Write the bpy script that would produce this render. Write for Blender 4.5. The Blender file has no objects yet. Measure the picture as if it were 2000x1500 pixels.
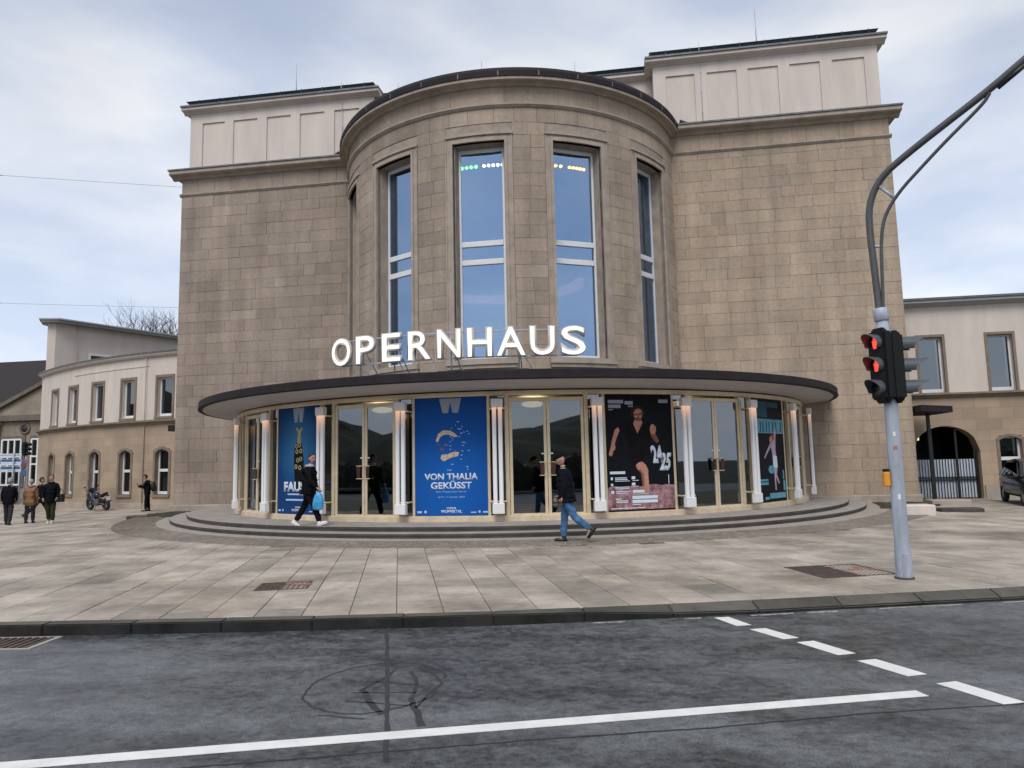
import bpy, bmesh, math, random
from mathutils import Vector, Matrix
from math import sin, cos, pi, radians, sqrt, atan2
random.seed(7)
SC = bpy.context.scene
COL = SC.collection

# ------------------------------------------------------------------ camera
YAW, PITCH, ROLL = -0.1520, 0.1101, -0.0223
CAM = Vector((4.181, -26.798, 1.65))
FW = Vector((sin(YAW)*cos(PITCH), cos(YAW)*cos(PITCH), sin(PITCH)))
_r = Vector((cos(YAW), -sin(YAW), 0)); _u = _r.cross(FW)
RT = cos(ROLL)*_r + sin(ROLL)*_u
UP = -sin(ROLL)*_r + cos(ROLL)*_u
cd = bpy.data.cameras.new('camera'); cam = bpy.data.objects.new('camera', cd); COL.objects.link(cam)
cam.matrix_world = Matrix(((RT.x, UP.x, -FW.x, CAM.x), (RT.y, UP.y, -FW.y, CAM.y), (RT.z, UP.z, -FW.z, CAM.z), (0, 0, 0, 1)))
cd.sensor_width = 36; cd.lens = 1397.85/2000*36; cd.clip_start = 0.05; cd.clip_end = 3000
SC.camera = cam

# ------------------------------------------------------------------ world, sun, exposure
SUN_EL, SUN_AZ = radians(50), radians(186)      # azimuth measured clockwise from +Y (north) seen from above
w = bpy.data.worlds.new('World'); SC.world = w; w.use_nodes = True
nt = w.node_tree; nt.nodes.clear()
def N(t, typ, **kw):
    n = t.nodes.new(typ)
    for k, v in kw.items():
        if k in n.inputs.keys() if isinstance(k, str) else False: n.inputs[k].default_value = v
        else: setattr(n, k, v)
    return n
def L(t, a, b): t.links.new(a, b)
sky = N(nt, 'ShaderNodeTexSky'); sky.sky_type = 'NISHITA'; sky.sun_disc = False
sky.sun_elevation = SUN_EL; sky.sun_rotation = SUN_AZ; sky.air_density = 1.0; sky.dust_density = 1.0
tc = N(nt, 'ShaderNodeTexCoord')
mp = N(nt, 'ShaderNodeMapping'); mp.inputs['Scale'].default_value = (1.0, 1.0, 2.6); mp.inputs['Location'].default_value = (0.9, 0.3, 0.35)
L(nt, tc.outputs['Generated'], mp.inputs['Vector'])
n1 = N(nt, 'ShaderNodeTexNoise'); n1.inputs['Scale'].default_value = 1.7; n1.inputs['Detail'].default_value = 5; n1.inputs['Roughness'].default_value = .45; n1.inputs['Distortion'].default_value = .25
L(nt, mp.outputs[0], n1.inputs['Vector'])
cr = N(nt, 'ShaderNodeValToRGB'); cr.color_ramp.elements[0].position = .34; cr.color_ramp.elements[0].color = (.62, .62, .62, 1); cr.color_ramp.elements[1].position = .60; cr.color_ramp.elements[1].color = (.97, .97, .97, 1)
L(nt, n1.outputs['Fac'], cr.inputs[0])
n2 = N(nt, 'ShaderNodeTexNoise'); n2.inputs['Scale'].default_value = 3.4; n2.inputs['Detail'].default_value = 6; n2.inputs['Roughness'].default_value = .5
L(nt, mp.outputs[0], n2.inputs['Vector'])
cc = N(nt, 'ShaderNodeValToRGB'); cc.color_ramp.elements[0].position = .38; cc.color_ramp.elements[0].color = (.62, .70, .855, 1); cc.color_ramp.elements[1].position = .64; cc.color_ramp.elements[1].color = (.90, .922, .968, 1)
L(nt, n2.outputs['Fac'], cc.inputs[0])
b1 = N(nt, 'ShaderNodeBackground'); b1.inputs['Strength'].default_value = .09; L(nt, sky.outputs[0], b1.inputs['Color'])
b2 = N(nt, 'ShaderNodeBackground'); b2.inputs['Strength'].default_value = .76; L(nt, cc.outputs[0], b2.inputs['Color'])
mx = N(nt, 'ShaderNodeMixShader'); L(nt, cr.outputs[0], mx.inputs[0]); L(nt, b1.outputs[0], mx.inputs[1]); L(nt, b2.outputs[0], mx.inputs[2])
# clouds thin out to a bright haze towards the horizon, all the way round
sz = N(nt, 'ShaderNodeSeparateXYZ'); L(nt, tc.outputs['Generated'], sz.inputs[0])
hz = N(nt, 'ShaderNodeMapRange'); hz.interpolation_type = 'SMOOTHSTEP'; hz.inputs['From Min'].default_value = .02; hz.inputs['From Max'].default_value = .55; hz.inputs['To Min'].default_value = .90; hz.inputs['To Max'].default_value = .70; L(nt, sz.outputs[2], hz.inputs['Value']); L(nt, hz.outputs[0], b2.inputs['Strength'])
wo = N(nt, 'ShaderNodeOutputWorld'); L(nt, mx.outputs[0], wo.inputs['Surface'])
sl = bpy.data.lights.new('sun', 'SUN'); sl.energy = 1.5; sl.angle = radians(30); sl.color = (1, .95, .88)
so = bpy.data.objects.new('sun', sl); COL.objects.link(so)
_sd = Vector((sin(SUN_AZ)*cos(SUN_EL), cos(SUN_AZ)*cos(SUN_EL), sin(SUN_EL)))
so.rotation_euler = _sd.to_track_quat('Z', 'Y').to_euler(); so.location = (30, -30, 40)
SC.view_settings.view_transform = 'Standard'; SC.view_settings.look = 'None'
SC.view_settings.exposure = 0.46; SC.view_settings.gamma = 1.0; SC.view_settings.use_curve_mapping = False
SC.render.engine = 'CYCLES'

# ------------------------------------------------------------------ mesh helpers
def arcp(cx, cy, r, a): return (cx+r*sin(a), cy-r*cos(a))
class MB:
    def __init__(s): s.v = []; s.f = []; s.m = []; s.s = []
    def add(s, vs, fs, mi=0, M=None, sm=False):
        k = len(s.v)
        for p in vs:
            p = Vector(p); s.v.append((M @ p) if M is not None else p)
        for f in fs: s.f.append([k+i for i in f]); s.m.append(mi); s.s.append(sm)
        return s
    def box(s, x0, x1, y0, y1, z0, z1, mi=0, M=None):
        return s.add([(x0,y0,z0),(x1,y0,z0),(x1,y1,z0),(x0,y1,z0),(x0,y0,z1),(x1,y0,z1),(x1,y1,z1),(x0,y1,z1)],
              [(0,3,2,1),(4,5,6,7),(0,1,5,4),(1,2,6,5),(2,3,7,6),(3,0,4,7)], mi, M)
    def arc(s, cx, cy, r0, r1, z0, z1, a0, a1, n=24, mi=0, sm=True, r1b=None, zt0=None):
        # solid ring segment; r1b = outer radius at the top
        r1b = r1 if r1b is None else r1b; vs = []; fs = []
        for i in range(n+1):
            a = a0+(a1-a0)*i/n
            for r, z in ((r0, z0), (r1, z0), (r1b, z1), (r0, z1)):
                x, y = arcp(cx, cy, r, a); vs.append((x, y, z))
        for i in range(n):
            k = 4*i
            for j in range(4): fs.append((k+j, k+(j+1)%4, k+4+(j+1)%4, k+4+j))
        fs.append((0, 1, 2, 3)); e = 4*n; fs.append((e+3, e+2, e+1, e))
        return s.add(vs, fs, mi, None, False)
    def sweep(s, cx, cy, prof, a0, a1, n=48, mi=0):
        # closed profile [(r,z)...] swept along an arc
        m = len(prof); vs = []; fs = []
        for i in range(n+1):
            a = a0+(a1-a0)*i/n
            for r, z in prof: x, y = arcp(cx, cy, r, a); vs.append((x, y, z))
        for i in range(n):
            for j in range(m): fs.append((m*i+j, m*i+(j+1)%m, m*(i+1)+(j+1)%m, m*(i+1)+j))
        fs.append(tuple(range(m))); fs.append(tuple(m*n+j for j in reversed(range(m))))
        return s.add(vs, fs, mi)
    def extr(s, prof, x0, x1, mi=0, M=None):
        # closed (y,z) profile extruded in x
        m = len(prof); vs = [(x0, y, z) for y, z in prof]+[(x1, y, z) for y, z in prof]
        fs = [(j, (j+1)%m, m+(j+1)%m, m+j) for j in range(m)]+[tuple(reversed(range(m))), tuple(range(m, 2*m))]
        return s.add(vs, fs, mi, M)
    def prism(s, poly, z0, z1, mi=0, M=None):
        m = len(poly); vs = [(x, y, z0) for x, y in poly]+[(x, y, z1) for x, y in poly]
        fs = [(j, (j+1)%m, m+(j+1)%m, m+j) for j in range(m)]+[tuple(reversed(range(m))), tuple(range(m, 2*m))]
        return s.add(vs, fs, mi, M)
    def plate(s, poly, y0, y1, mi=0, M=None):
        # (x,z) outline extruded in y
        m = len(poly); vs = [(x, y0, z) for x, z in poly]+[(x, y1, z) for x, z in poly]
        fs = [(j, (j+1)%m, m+(j+1)%m, m+j) for j in range(m)]+[tuple(reversed(range(m))), tuple(range(m, 2*m))]
        return s.add(vs, fs, mi, M)
    def tube(s, pts, rad, n=8, mi=0, M=None, cap=True, sq=(1, 1)):
        pts = [Vector(p) for p in pts]; m = len(pts)
        if not hasattr(rad, '__len__'): rad = [rad]*m
        vs = []; fs = []; prev = None
        for i, p in enumerate(pts):
            t = (pts[min(i+1, m-1)]-pts[max(i-1, 0)]).normalized()
            if prev is None:
                ref = Vector((0, 0, 1)) if abs(t.z) < .9 else Vector((1, 0, 0)); a = t.cross(ref).normalized()
            else: a = (prev-t*prev.dot(t)).normalized()
            prev = a; b = t.cross(a)
            for k in range(n):
                q = 2*pi*k/n; vs.append(p+a*rad[i]*cos(q)*sq[0]+b*rad[i]*sin(q)*sq[1])
        for i in range(m-1):
            for k in range(n): fs.append((i*n+k, i*n+(k+1)%n, (i+1)*n+(k+1)%n, (i+1)*n+k))
        if cap: fs.append(tuple(reversed(range(n)))); fs.append(tuple((m-1)*n+k for k in range(n)))
        return s.add(vs, fs, mi, M, n > 5)
    def ell(s, c, r, nu=12, nv=8, mi=0, M=None, fn=None):
        vs = []; fs = []
        for j in range(nv+1):
            t = pi*j/nv
            for i in range(nu):
                q = 2*pi*i/nu; p = Vector((sin(t)*cos(q), sin(t)*sin(q), cos(t)))
                if fn: p = fn(p)
                vs.append((c[0]+r[0]*p.x, c[1]+r[1]*p.y, c[2]+r[2]*p.z))
        for j in range(nv):
            for i in range(nu):
                a, b, cc_, d = j*nu+i, (j+1)*nu+i, (j+1)*nu+(i+1)%nu, j*nu+(i+1)%nu
                fs.append((a, b, cc_, d))
        return s.add(vs, fs, mi, M, True)
    def torus(s, c, R, r, axis='y', nu=24, nv=8, mi=0, M=None):
        vs = []; fs = []
        for i in range(nu):
            q = 2*pi*i/nu
            for j in range(nv):
                t = 2*pi*j/nv; a = (R+r*cos(t)); b = r*sin(t)
                p = (a*cos(q), b, a*sin(q)) if axis == 'y' else ((b, a*cos(q), a*sin(q)) if axis == 'x' else (a*cos(q), a*sin(q), b))
                vs.append((c[0]+p[0], c[1]+p[1], c[2]+p[2]))
        for i in range(nu):
            for j in range(nv): fs.append((i*nv+j, ((i+1)%nu)*nv+j, ((i+1)%nu)*nv+(j+1)%nv, i*nv+(j+1)%nv))
        return s.add(vs, fs, mi, M, True)
    def mesh(s, name, mats, inv=None, bevel=0, bseg=1):
        me = bpy.data.meshes.new(name); bm = bmesh.new()
        vs = [bm.verts.new((inv @ v) if inv is not None else v) for v in s.v]
        for f, mi, sm in zip(s.f, s.m, s.s):
            try: fc = bm.faces.new([vs[i] for i in f])
            except ValueError: continue
            fc.material_index = mi; fc.smooth = sm
        bmesh.ops.remove_doubles(bm, verts=bm.verts, dist=1e-6)
        bmesh.ops.recalc_face_normals(bm, faces=bm.faces)
        if bevel:
            es = [e for e in bm.edges if len(e.link_faces) == 2 and e.calc_face_angle(0) > .6]
            bmesh.ops.bevel(bm, geom=es, offset=bevel, segments=bseg, affect='EDGES', clamp_overlap=True)
        bm.to_mesh(me); bm.free()
        for m in (mats if isinstance(mats, (list, tuple)) else [mats]): me.materials.append(m)
        return me
    def build(s, name, mats, parent=None, bevel=0, bseg=1):
        inv = WM[parent.name].inverted() if parent is not None else None
        return link(name, s.mesh(name, mats, inv, bevel, bseg), parent)
WM = {}
def link(name, me, parent=None, basis=None):
    o = bpy.data.objects.new(name, me); COL.objects.link(o)
    if basis is not None: o.matrix_basis = basis
    if parent is not None: o.parent = parent; WM[o.name] = WM[parent.name] @ (basis if basis is not None else Matrix())
    else: WM[o.name] = basis.copy() if basis is not None else Matrix()
    return o
def thing(name, label, cat, loc=(0, 0, 0), rz=0, group=None):
    o = link(name, None, None, Matrix.Translation(loc) @ Matrix.Rotation(rz, 4, 'Z'))
    return tag(o, label, cat, group)
def tag(o, label, cat, group=None):
    o['label'] = label; o['category'] = cat
    if group: o['group'] = group
    return o
def struct(o): o['kind'] = 'structure'; return o
def stuff(o): o['kind'] = 'stuff'; return o
def one(mb, name, mats, label, cat, origin, group=None, bevel=0):
    # a thing that is a single mesh, with its origin at its base
    T = Matrix.Translation(origin); me = mb.mesh(name, mats, T.inverted(), bevel)
    return tag(link(name, me, None, T), label, cat, group)
def frame(cx, cy, R, a, z=0):
    # local frame on a curved front: x = right for someone facing it, y = inward, z = up
    x, y = arcp(cx, cy, R, a)
    return Matrix(((cos(a), -sin(a), 0, x), (sin(a), cos(a), 0, y), (0, 0, 1, z), (0, 0, 0, 1)))
def text(s, name, mat, parent, M, width=None, height=None, ext=.002, bold=0, shear=0, align='CENTER', spacing=1, bevel=0):
    cu = bpy.data.curves.new(name, 'FONT'); cu.body = s; cu.size = 1; cu.extrude = 0; cu.offset = bold; cu.shear = shear
    cu.align_x = 'LEFT'; cu.space_character = spacing; cu.resolution_u = 4
    o = bpy.data.objects.new('tmp_text', cu); COL.objects.link(o)
    dg = bpy.context.evaluated_depsgraph_get(); me = bpy.data.meshes.new_from_object(o.evaluated_get(dg))
    bpy.data.objects.remove(o); bpy.data.curves.remove(cu)
    xs = [v.co.x for v in me.vertices]; ys = [v.co.y for v in me.vertices]
    x0, x1, y0, y1 = min(xs), max(xs), min(ys), max(ys)
    sy = (height/(y1-y0)) if height else width/(x1-x0); sx = (width/(x1-x0)) if width else sy
    if ext > 0:
        bm = bmesh.new(); bm.from_mesh(me); bmesh.ops.remove_doubles(bm, verts=bm.verts, dist=1e-5)
        r = bmesh.ops.extrude_face_region(bm, geom=bm.faces[:]); vv = [g for g in r['geom'] if isinstance(g, bmesh.types.BMVert)]
        for v in vv: v.co.z += 1
        bm.to_mesh(me); bm.free()
    inv = WM[parent.name].inverted() if parent is not None else Matrix()
    for v in me.vertices:
        x = (v.co.x-(x0+x1)/2 if align == 'CENTER' else v.co.x-x0)*sx; z = (v.co.y-y0)*sy; d = -v.co.z*ext
        v.co = inv @ (M @ Vector((x, d, z)))
    bm = bmesh.new(); bm.from_mesh(me); bmesh.ops.recalc_face_normals(bm, faces=bm.faces); bm.to_mesh(me); bm.free()
    me.name = name; me.materials.clear(); me.materials.append(mat)
    return link(name, me, parent)
def ground_z(x, y=0):
    return -.012*max(0, -8-x)-.014*max(0, x-12)

# ------------------------------------------------------------------ materials
MATS = {}
def mat(name, col, rough=.6, metal=0, var=.12, scale=6, bump=0, bscale=40, spec=.5, emit=None, es=0, col2=None, streak=0, detail=5):
    m = bpy.data.materials.new(name); m.use_nodes = True; t = m.node_tree; b = t.nodes['Principled BSDF']
    b.inputs['Roughness'].default_value = rough; b.inputs['Metallic'].default_value = metal; b.inputs['Specular IOR Level'].default_value = spec
    g = N(t, 'ShaderNodeTexCoord'); src = g.outputs['Object']
    if var > 0 or col2:
        nz = N(t, 'ShaderNodeTexNoise'); nz.inputs['Scale'].default_value = scale; nz.inputs['Detail'].default_value = detail; nz.inputs['Roughness'].default_value = .6
        if streak:
            mpp = N(t, 'ShaderNodeMapping'); mpp.inputs['Scale'].default_value = (1, 1, 1/streak); L(t, src, mpp.inputs[0]); L(t, mpp.outputs[0], nz.inputs['Vector'])
        else: L(t, src, nz.inputs['Vector'])
        rp = N(t, 'ShaderNodeValToRGB'); c2 = col2 or col
        rp.color_ramp.elements[0].position = .3; rp.color_ramp.elements[1].position = .7
        rp.color_ramp.elements[0].color = tuple(max(0, c*(1-var)) for c in col)+(1,); rp.color_ramp.elements[1].color = tuple(min(1, c*(1+var)) for c in c2)+(1,)
        L(t, nz.outputs['Fac'], rp.inputs[0]); L(t, rp.outputs[0], b.inputs['Base Color'])
    else: b.inputs['Base Color'].default_value = tuple(col)+(1,)
    if bump:
        bz = N(t, 'ShaderNodeTexNoise'); bz.inputs['Scale'].default_value = bscale; bz.inputs['Detail'].default_value = 3; L(t, src, bz.inputs['Vector'])
        bn = N(t, 'ShaderNodeBump'); bn.inputs['Strength'].default_value = bump; bn.inputs['Distance'].default_value = .02; L(t, bz.outputs['Fac'], bn.inputs['Height']); L(t, bn.outputs[0], b.inputs['Normal'])
    if emit: b.inputs['Emission Color'].default_value = tuple(emit)+(1,); b.inputs['Emission Strength'].default_value = es
    MATS[name] = m; return m
def piece_mat(name, tones, rough=.85, scale=9, stain=.25, sscale=.35, bump=.4, bscale=45, warm=None, spec=.3, dirt=None, streak=0, spots=0):
    # one tone per stone: random per mesh island plus random per object
    m = bpy.data.materials.new(name); m.use_nodes = True; t = m.node_tree; b = t.nodes['Principled BSDF']
    b.inputs['Roughness'].default_value = rough; b.inputs['Specular IOR Level'].default_value = spec
    ge = N(t, 'ShaderNodeNewGeometry'); oi = N(t, 'ShaderNodeObjectInfo')
    ad = N(t, 'ShaderNodeMath', operation='ADD'); L(t, ge.outputs['Random Per Island'], ad.inputs[0]); L(t, oi.outputs['Random'], ad.inputs[1])
    fr = N(t, 'ShaderNodeMath', operation='FRACT'); L(t, ad.outputs[0], fr.inputs[0])
    rp = N(t, 'ShaderNodeValToRGB'); rp.color_ramp.interpolation = 'LINEAR'
    e = rp.color_ramp.elements
    while len(e) < len(tones): e.new(.5)
    for i, c in enumerate(tones): e[i].position = i/(len(tones)-1); e[i].color = tuple(c)+(1,)
    L(t, fr.outputs[0], rp.inputs[0])
    pos = ge.outputs['Position']
    def noise(sc, det, ro=.6):
        n = N(t, 'ShaderNodeTexNoise'); n.inputs['Scale'].default_value = sc; n.inputs['Detail'].default_value = det; n.inputs['Roughness'].default_value = ro; L(t, pos, n.inputs['Vector']); return n.outputs['Fac']
    def mul(a, fac, lo, hi):
        r = N(t, 'ShaderNodeMapRange'); r.inputs['From Min'].default_value = .3; r.inputs['From Max'].default_value = .7; r.inputs['To Min'].default_value = lo; r.inputs['To Max'].default_value = hi; L(t, fac, r.inputs['Value'])
        x = N(t, 'ShaderNodeMix', data_type='RGBA', blend_type='MULTIPLY'); x.inputs['Factor'].default_value = 1
        L(t, a, x.inputs['A']); cb = N(t, 'ShaderNodeCombineColor'); [L(t, r.outputs[0], cb.inputs[k]) for k in range(3)]; L(t, cb.outputs[0], x.inputs['B']); return x.outputs['Result']
    c = mul(rp.outputs[0], noise(sscale, 4), 1-stain, 1+stain*.6)
    c = mul(c, noise(scale, 6, .7), .86, 1.13)
    if streak:
        sm = N(t, 'ShaderNodeMapping'); sm.inputs['Scale'].default_value = (1.6, 1.6, .09); L(t, pos, sm.inputs[0])
        sn_ = N(t, 'ShaderNodeTexNoise'); sn_.inputs['Scale'].default_value = 1.2; sn_.inputs['Detail'].default_value = 6; sn_.inputs['Roughness'].default_value = .65; L(t, sm.outputs[0], sn_.inputs['Vector']); c = mul(c, sn_.outputs['Fac'], 1-streak, 1+streak*.45)
    if spots:
        vo = N(t, 'ShaderNodeTexVoronoi'); vo.inputs['Scale'].default_value = 5.5; vo.inputs['Randomness'].default_value = 1; L(t, pos, vo.inputs['Vector'])
        vr = N(t, 'ShaderNodeMapRange'); vr.inputs['From Min'].default_value = .07; vr.inputs['From Max'].default_value = .10; vr.inputs['To Min'].default_value = .62; vr.inputs['To Max'].default_value = 1; L(t, vo.outputs['Distance'], vr.inputs['Value'])
        x = N(t, 'ShaderNodeMix', data_type='RGBA', blend_type='MULTIPLY'); x.inputs['Factor'].default_value = 1; L(t, c, x.inputs['A']); cb = N(t, 'ShaderNodeCombineColor'); [L(t, vr.outputs[0], cb.inputs[k]) for k in range(3)]; L(t, cb.outputs[0], x.inputs['B']); c = x.outputs['Result']
    if dirt:
        dn = N(t, 'ShaderNodeMapRange'); dn.inputs['From Min'].default_value = .50; dn.inputs['From Max'].default_value = .72; dn.inputs['To Max'].default_value = .75; L(t, noise(.32, 9, .68), dn.inputs['Value'])
        x = N(t, 'ShaderNodeMix', data_type='RGBA', blend_type='MULTIPLY'); L(t, dn.outputs[0], x.inputs['Factor']); L(t, c, x.inputs['A']); x.inputs['B'].default_value = tuple(dirt)+(1,); c = x.outputs['Result']
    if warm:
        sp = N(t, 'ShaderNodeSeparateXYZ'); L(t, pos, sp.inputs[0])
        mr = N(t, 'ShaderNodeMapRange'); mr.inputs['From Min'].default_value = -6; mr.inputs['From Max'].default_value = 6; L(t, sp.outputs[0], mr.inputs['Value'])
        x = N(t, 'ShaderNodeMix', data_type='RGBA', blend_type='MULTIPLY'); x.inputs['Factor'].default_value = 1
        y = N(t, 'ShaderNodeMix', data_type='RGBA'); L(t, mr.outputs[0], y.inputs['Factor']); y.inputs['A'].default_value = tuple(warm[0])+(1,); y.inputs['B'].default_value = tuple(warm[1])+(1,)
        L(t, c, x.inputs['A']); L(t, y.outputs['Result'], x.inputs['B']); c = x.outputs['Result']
    L(t, c, b.inputs['Base Color'])
    if bump:
        bn = N(t, 'ShaderNodeBump'); bn.inputs['Strength'].default_value = bump; bn.inputs['Distance'].default_value = .01; L(t, noise(bscale, 3), bn.inputs['Height']); L(t, bn.outputs[0], b.inputs['Normal'])
    MATS[name] = m; return m
def glass(name, tint=(.5, .55, .56), refl=.34, rough=.012, wav=0.0, gcol=(.86, .93, 1, 1)):
    m = bpy.data.materials.new(name); m.use_nodes = True; t = m.node_tree; t.nodes.clear()
    tr = N(t, 'ShaderNodeBsdfTransparent'); tr.inputs[0].default_value = tuple(tint)+(1,)
    gl = N(t, 'ShaderNodeBsdfGlossy'); gl.inputs['Roughness'].default_value = rough; gl.inputs[0].default_value = gcol
    fr = N(t, 'ShaderNodeFresnel'); fr.inputs[0].default_value = 1.5
    mr = N(t, 'ShaderNodeMapRange'); mr.inputs['To Min'].default_value = refl; mr.inputs['To Max'].default_value = 1; L(t, fr.outputs[0], mr.inputs['Value'])
    if wav:
        tcx = N(t, 'ShaderNodeTexCoord'); nz = N(t, 'ShaderNodeTexNoise'); nz.inputs['Scale'].default_value = 1.3; nz.inputs['Detail'].default_value = 1; L(t, tcx.outputs['Object'], nz.inputs['Vector'])
        bn = N(t, 'ShaderNodeBump'); bn.inputs['Strength'].default_value = wav; bn.inputs['Distance'].default_value = .02; L(t, nz.outputs['Fac'], bn.inputs['Height']); L(t, bn.outputs[0], gl.inputs['Normal'])
    mx = N(t, 'ShaderNodeMixShader'); L(t, mr.outputs[0], mx.inputs[0]); L(t, tr.outputs[0], mx.inputs[1]); L(t, gl.outputs[0], mx.inputs[2])
    o = N(t, 'ShaderNodeOutputMaterial'); L(t, mx.outputs[0], o.inputs[0]); MATS[name] = m; return m
STONE_T = [(0.329, 0.273, 0.227), (0.379, 0.312, 0.255), (0.361, 0.299, 0.248), (0.4, 0.329, 0.269), (0.396, 0.317, 0.26), (0.427, 0.353, 0.29), (0.354, 0.296, 0.249), (0.401, 0.326, 0.272)]
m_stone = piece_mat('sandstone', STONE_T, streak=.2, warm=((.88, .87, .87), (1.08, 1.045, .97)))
m_mortar = mat('mortar', (.315, .265, .222), .9, var=.2, scale=4)
m_trim = mat('stone_trim', (.355, .296, .247), .85, var=.22, scale=2.2, bump=.2, bscale=50, detail=8)
m_trim_d = mat('stone_reveal', (.33, .272, .222), .85, var=.22, scale=2.5, bump=.2, bscale=50)
m_stucco = mat('stucco', (.61, .54, .49), .9, var=.10, scale=1.6, bump=.1, bscale=90, streak=5, detail=8)
m_lead = mat('lead_flashing', (.13, .135, .14), .5, metal=.3, var=.3, scale=3)
m_roof = mat('dark_teal_roofing', (.012, .028, .036), .4, var=.3, scale=2)
m_fascia = mat('dark_violet_fascia', (.022, .018, .021), .7, var=.2, scale=3, spec=.2)
m_soffit = mat('soffit_plaster', (.52, .48, .465), .9, var=.08, scale=2)
m_brass = mat('champagne_anodised_frame', (.68, .57, .40), .42, metal=.2, var=.1, scale=5)
m_sill = mat('travertine_sill', (.60, .49, .35), .7, var=.15, scale=5, bump=.1)
m_white = mat('white_paint', (.74, .745, .75), .5, var=.04, scale=4)
m_whitef = mat('white_window_frame', (.70, .71, .73), .45, var=.04)
m_black = mat('black_metal', (.012, .012, .013), .45, var=.2)
m_grey = mat('galvanised_steel', (.36, .40, .47), .55, metal=.2, var=.26, scale=9, streak=5, detail=9, bump=.15, bscale=30)
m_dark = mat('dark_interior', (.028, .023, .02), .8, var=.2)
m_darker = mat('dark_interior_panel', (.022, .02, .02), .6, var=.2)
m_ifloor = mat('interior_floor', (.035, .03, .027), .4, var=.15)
m_glass = glass('window_glass', refl=.42, wav=.12, gcol=(.50, .70, 1, 1))
m_glassd = glass('door_glass', (.30, .31, .30), refl=.15, wav=.02)
m_glassw = glass('wing_glass', (.25, .28, .28), refl=.16, wav=.05)
m_step = mat('step_stone', (.33, .30, .275), .75, var=.2, scale=2.5, bump=.15, bscale=60, detail=8)
m_riser = mat('dark_step_stone', (.055, .05, .044), .85, var=.4, scale=2.2, bump=.2, bscale=40, detail=8)
m_concrete = mat('concrete_border', (.34, .30, .262), .85, var=.15, scale=2, bump=.1, detail=8)
SLAB_T = [(.30, .262, .220), (.375, .327, .274), (.43, .375, .315), (.405, .353, .297), (.45, .393, .331), (.335, .293, .246), (.435, .38, .319)]
m_slab = piece_mat('paving_stone', SLAB_T, rough=.8, stain=.42, sscale=.9, bump=.2, scale=7, dirt=(.40, .355, .27), spots=1)
m_joint = mat('paving_joint', (.12, .105, .072), .95, var=.3, scale=3)
m_sett = piece_mat('granite_sett', [(.16, .135, .112), (.23, .195, .163), (.20, .17, .143), (.28, .238, .20)], rough=.8, stain=.2)
m_kerb = piece_mat('kerb_granite', [(.07, .068, .058), (.10, .095, .08), (.085, .08, .066)], rough=.85, stain=.45, sscale=1.2)
m_moss = mat('mossy_gravel', (.05, .046, .032), .95, var=.5, scale=6, bump=.6, bscale=30)
m_paint = mat('road_paint', (.70, .695, .67), .65, var=.10, scale=6, detail=10)
m_tar = mat('tar_seam', (.028, .029, .03), .6, var=.3)
m_iron = mat('cast_iron', (.10, .075, .062), .6, metal=.4, var=.35, scale=7)
m_redpaint = mat('red_marking_spray', (.42, .14, .11), .8, var=.3, scale=9)
# ------------------------------------------------------------------ asphalt
def asphalt():
    m = bpy.data.materials.new('asphalt'); m.use_nodes = True; t = m.node_tree; b = t.nodes['Principled BSDF']
    ge = N(t, 'ShaderNodeNewGeometry')
    def mapped(sx, sy):
        mp = N(t, 'ShaderNodeMapping'); mp.inputs['Rotation'].default_value = (0, 0, radians(-17.8)); mp.inputs['Scale'].default_value = (sx, sy, 1); L(t, ge.outputs['Position'], mp.inputs[0]); return mp.outputs[0]
    def noise(sc, det, src, ro=.6):
        n = N(t, 'ShaderNodeTexNoise'); n.inputs['Scale'].default_value = sc; n.inputs['Detail'].default_value = det; n.inputs['Roughness'].default_value = ro; L(t, src, n.inputs['Vector']); return n.outputs['Fac']
    def rng(v, a, b_, lo, hi):
        r = N(t, 'ShaderNodeMapRange'); r.inputs['From Min'].default_value = a; r.inputs['From Max'].default_value = b_; r.inputs['To Min'].default_value = lo; r.inputs['To Max'].default_value = hi; L(t, v, r.inputs['Value']); return r.outputs[0]
    def op(o, a, b_):
        n = N(t, 'ShaderNodeMath', operation=o); L(t, a, n.inputs[0])
        if isinstance(b_, float): n.inputs[1].default_value = b_
        else: L(t, b_, n.inputs[1])
        return n.outputs[0]
    track = noise(.55, 4, mapped(.3, 1.5), .55); mott = noise(2.6, 11, mapped(.8, 1.25), .74); spot = noise(14, 6, mapped(.9, 1.1), .75); fine = noise(95, 4, ge.outputs['Position'], .8)
    fac = op('ADD', op('ADD', rng(track, .40, .60, 0, .34), rng(mott, .42, .58, 0, .30)), rng(spot, .38, .62, 0, .36))
    rp = N(t, 'ShaderNodeValToRGB'); e = rp.color_ramp.elements; e[0].position = .08; e[0].color = (.022, .023, .024, 1); e[1].position = .90; e[1].color = (.152, .162, .168, 1); L(t, fac, rp.inputs[0])
    x = N(t, 'ShaderNodeMix', data_type='RGBA', blend_type='MULTIPLY'); x.inputs['Factor'].default_value = 1; L(t, rp.outputs[0], x.inputs['A'])
    cb = N(t, 'ShaderNodeCombineColor'); fr_ = rng(fine, .36, .64, .55, 1.5); [L(t, fr_, cb.inputs[k]) for k in range(3)]; L(t, cb.outputs[0], x.inputs['B']); L(t, x.outputs['Result'], b.inputs['Base Color'])
    L(t, rng(fac, .2, .8, .36, .60), b.inputs['Roughness']); b.inputs['Specular IOR Level'].default_value = .38
    bn = N(t, 'ShaderNodeBump'); bn.inputs['Strength'].default_value = .45; bn.inputs['Distance'].default_value = .006; L(t, fine, bn.inputs['Height']); L(t, bn.outputs[0], b.inputs['Normal'])
    MATS['asphalt'] = m; return m
m_asphalt = asphalt()
m_earth = mat('earth', (.03, .03, .022), .95, var=.3, scale=.05)
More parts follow.
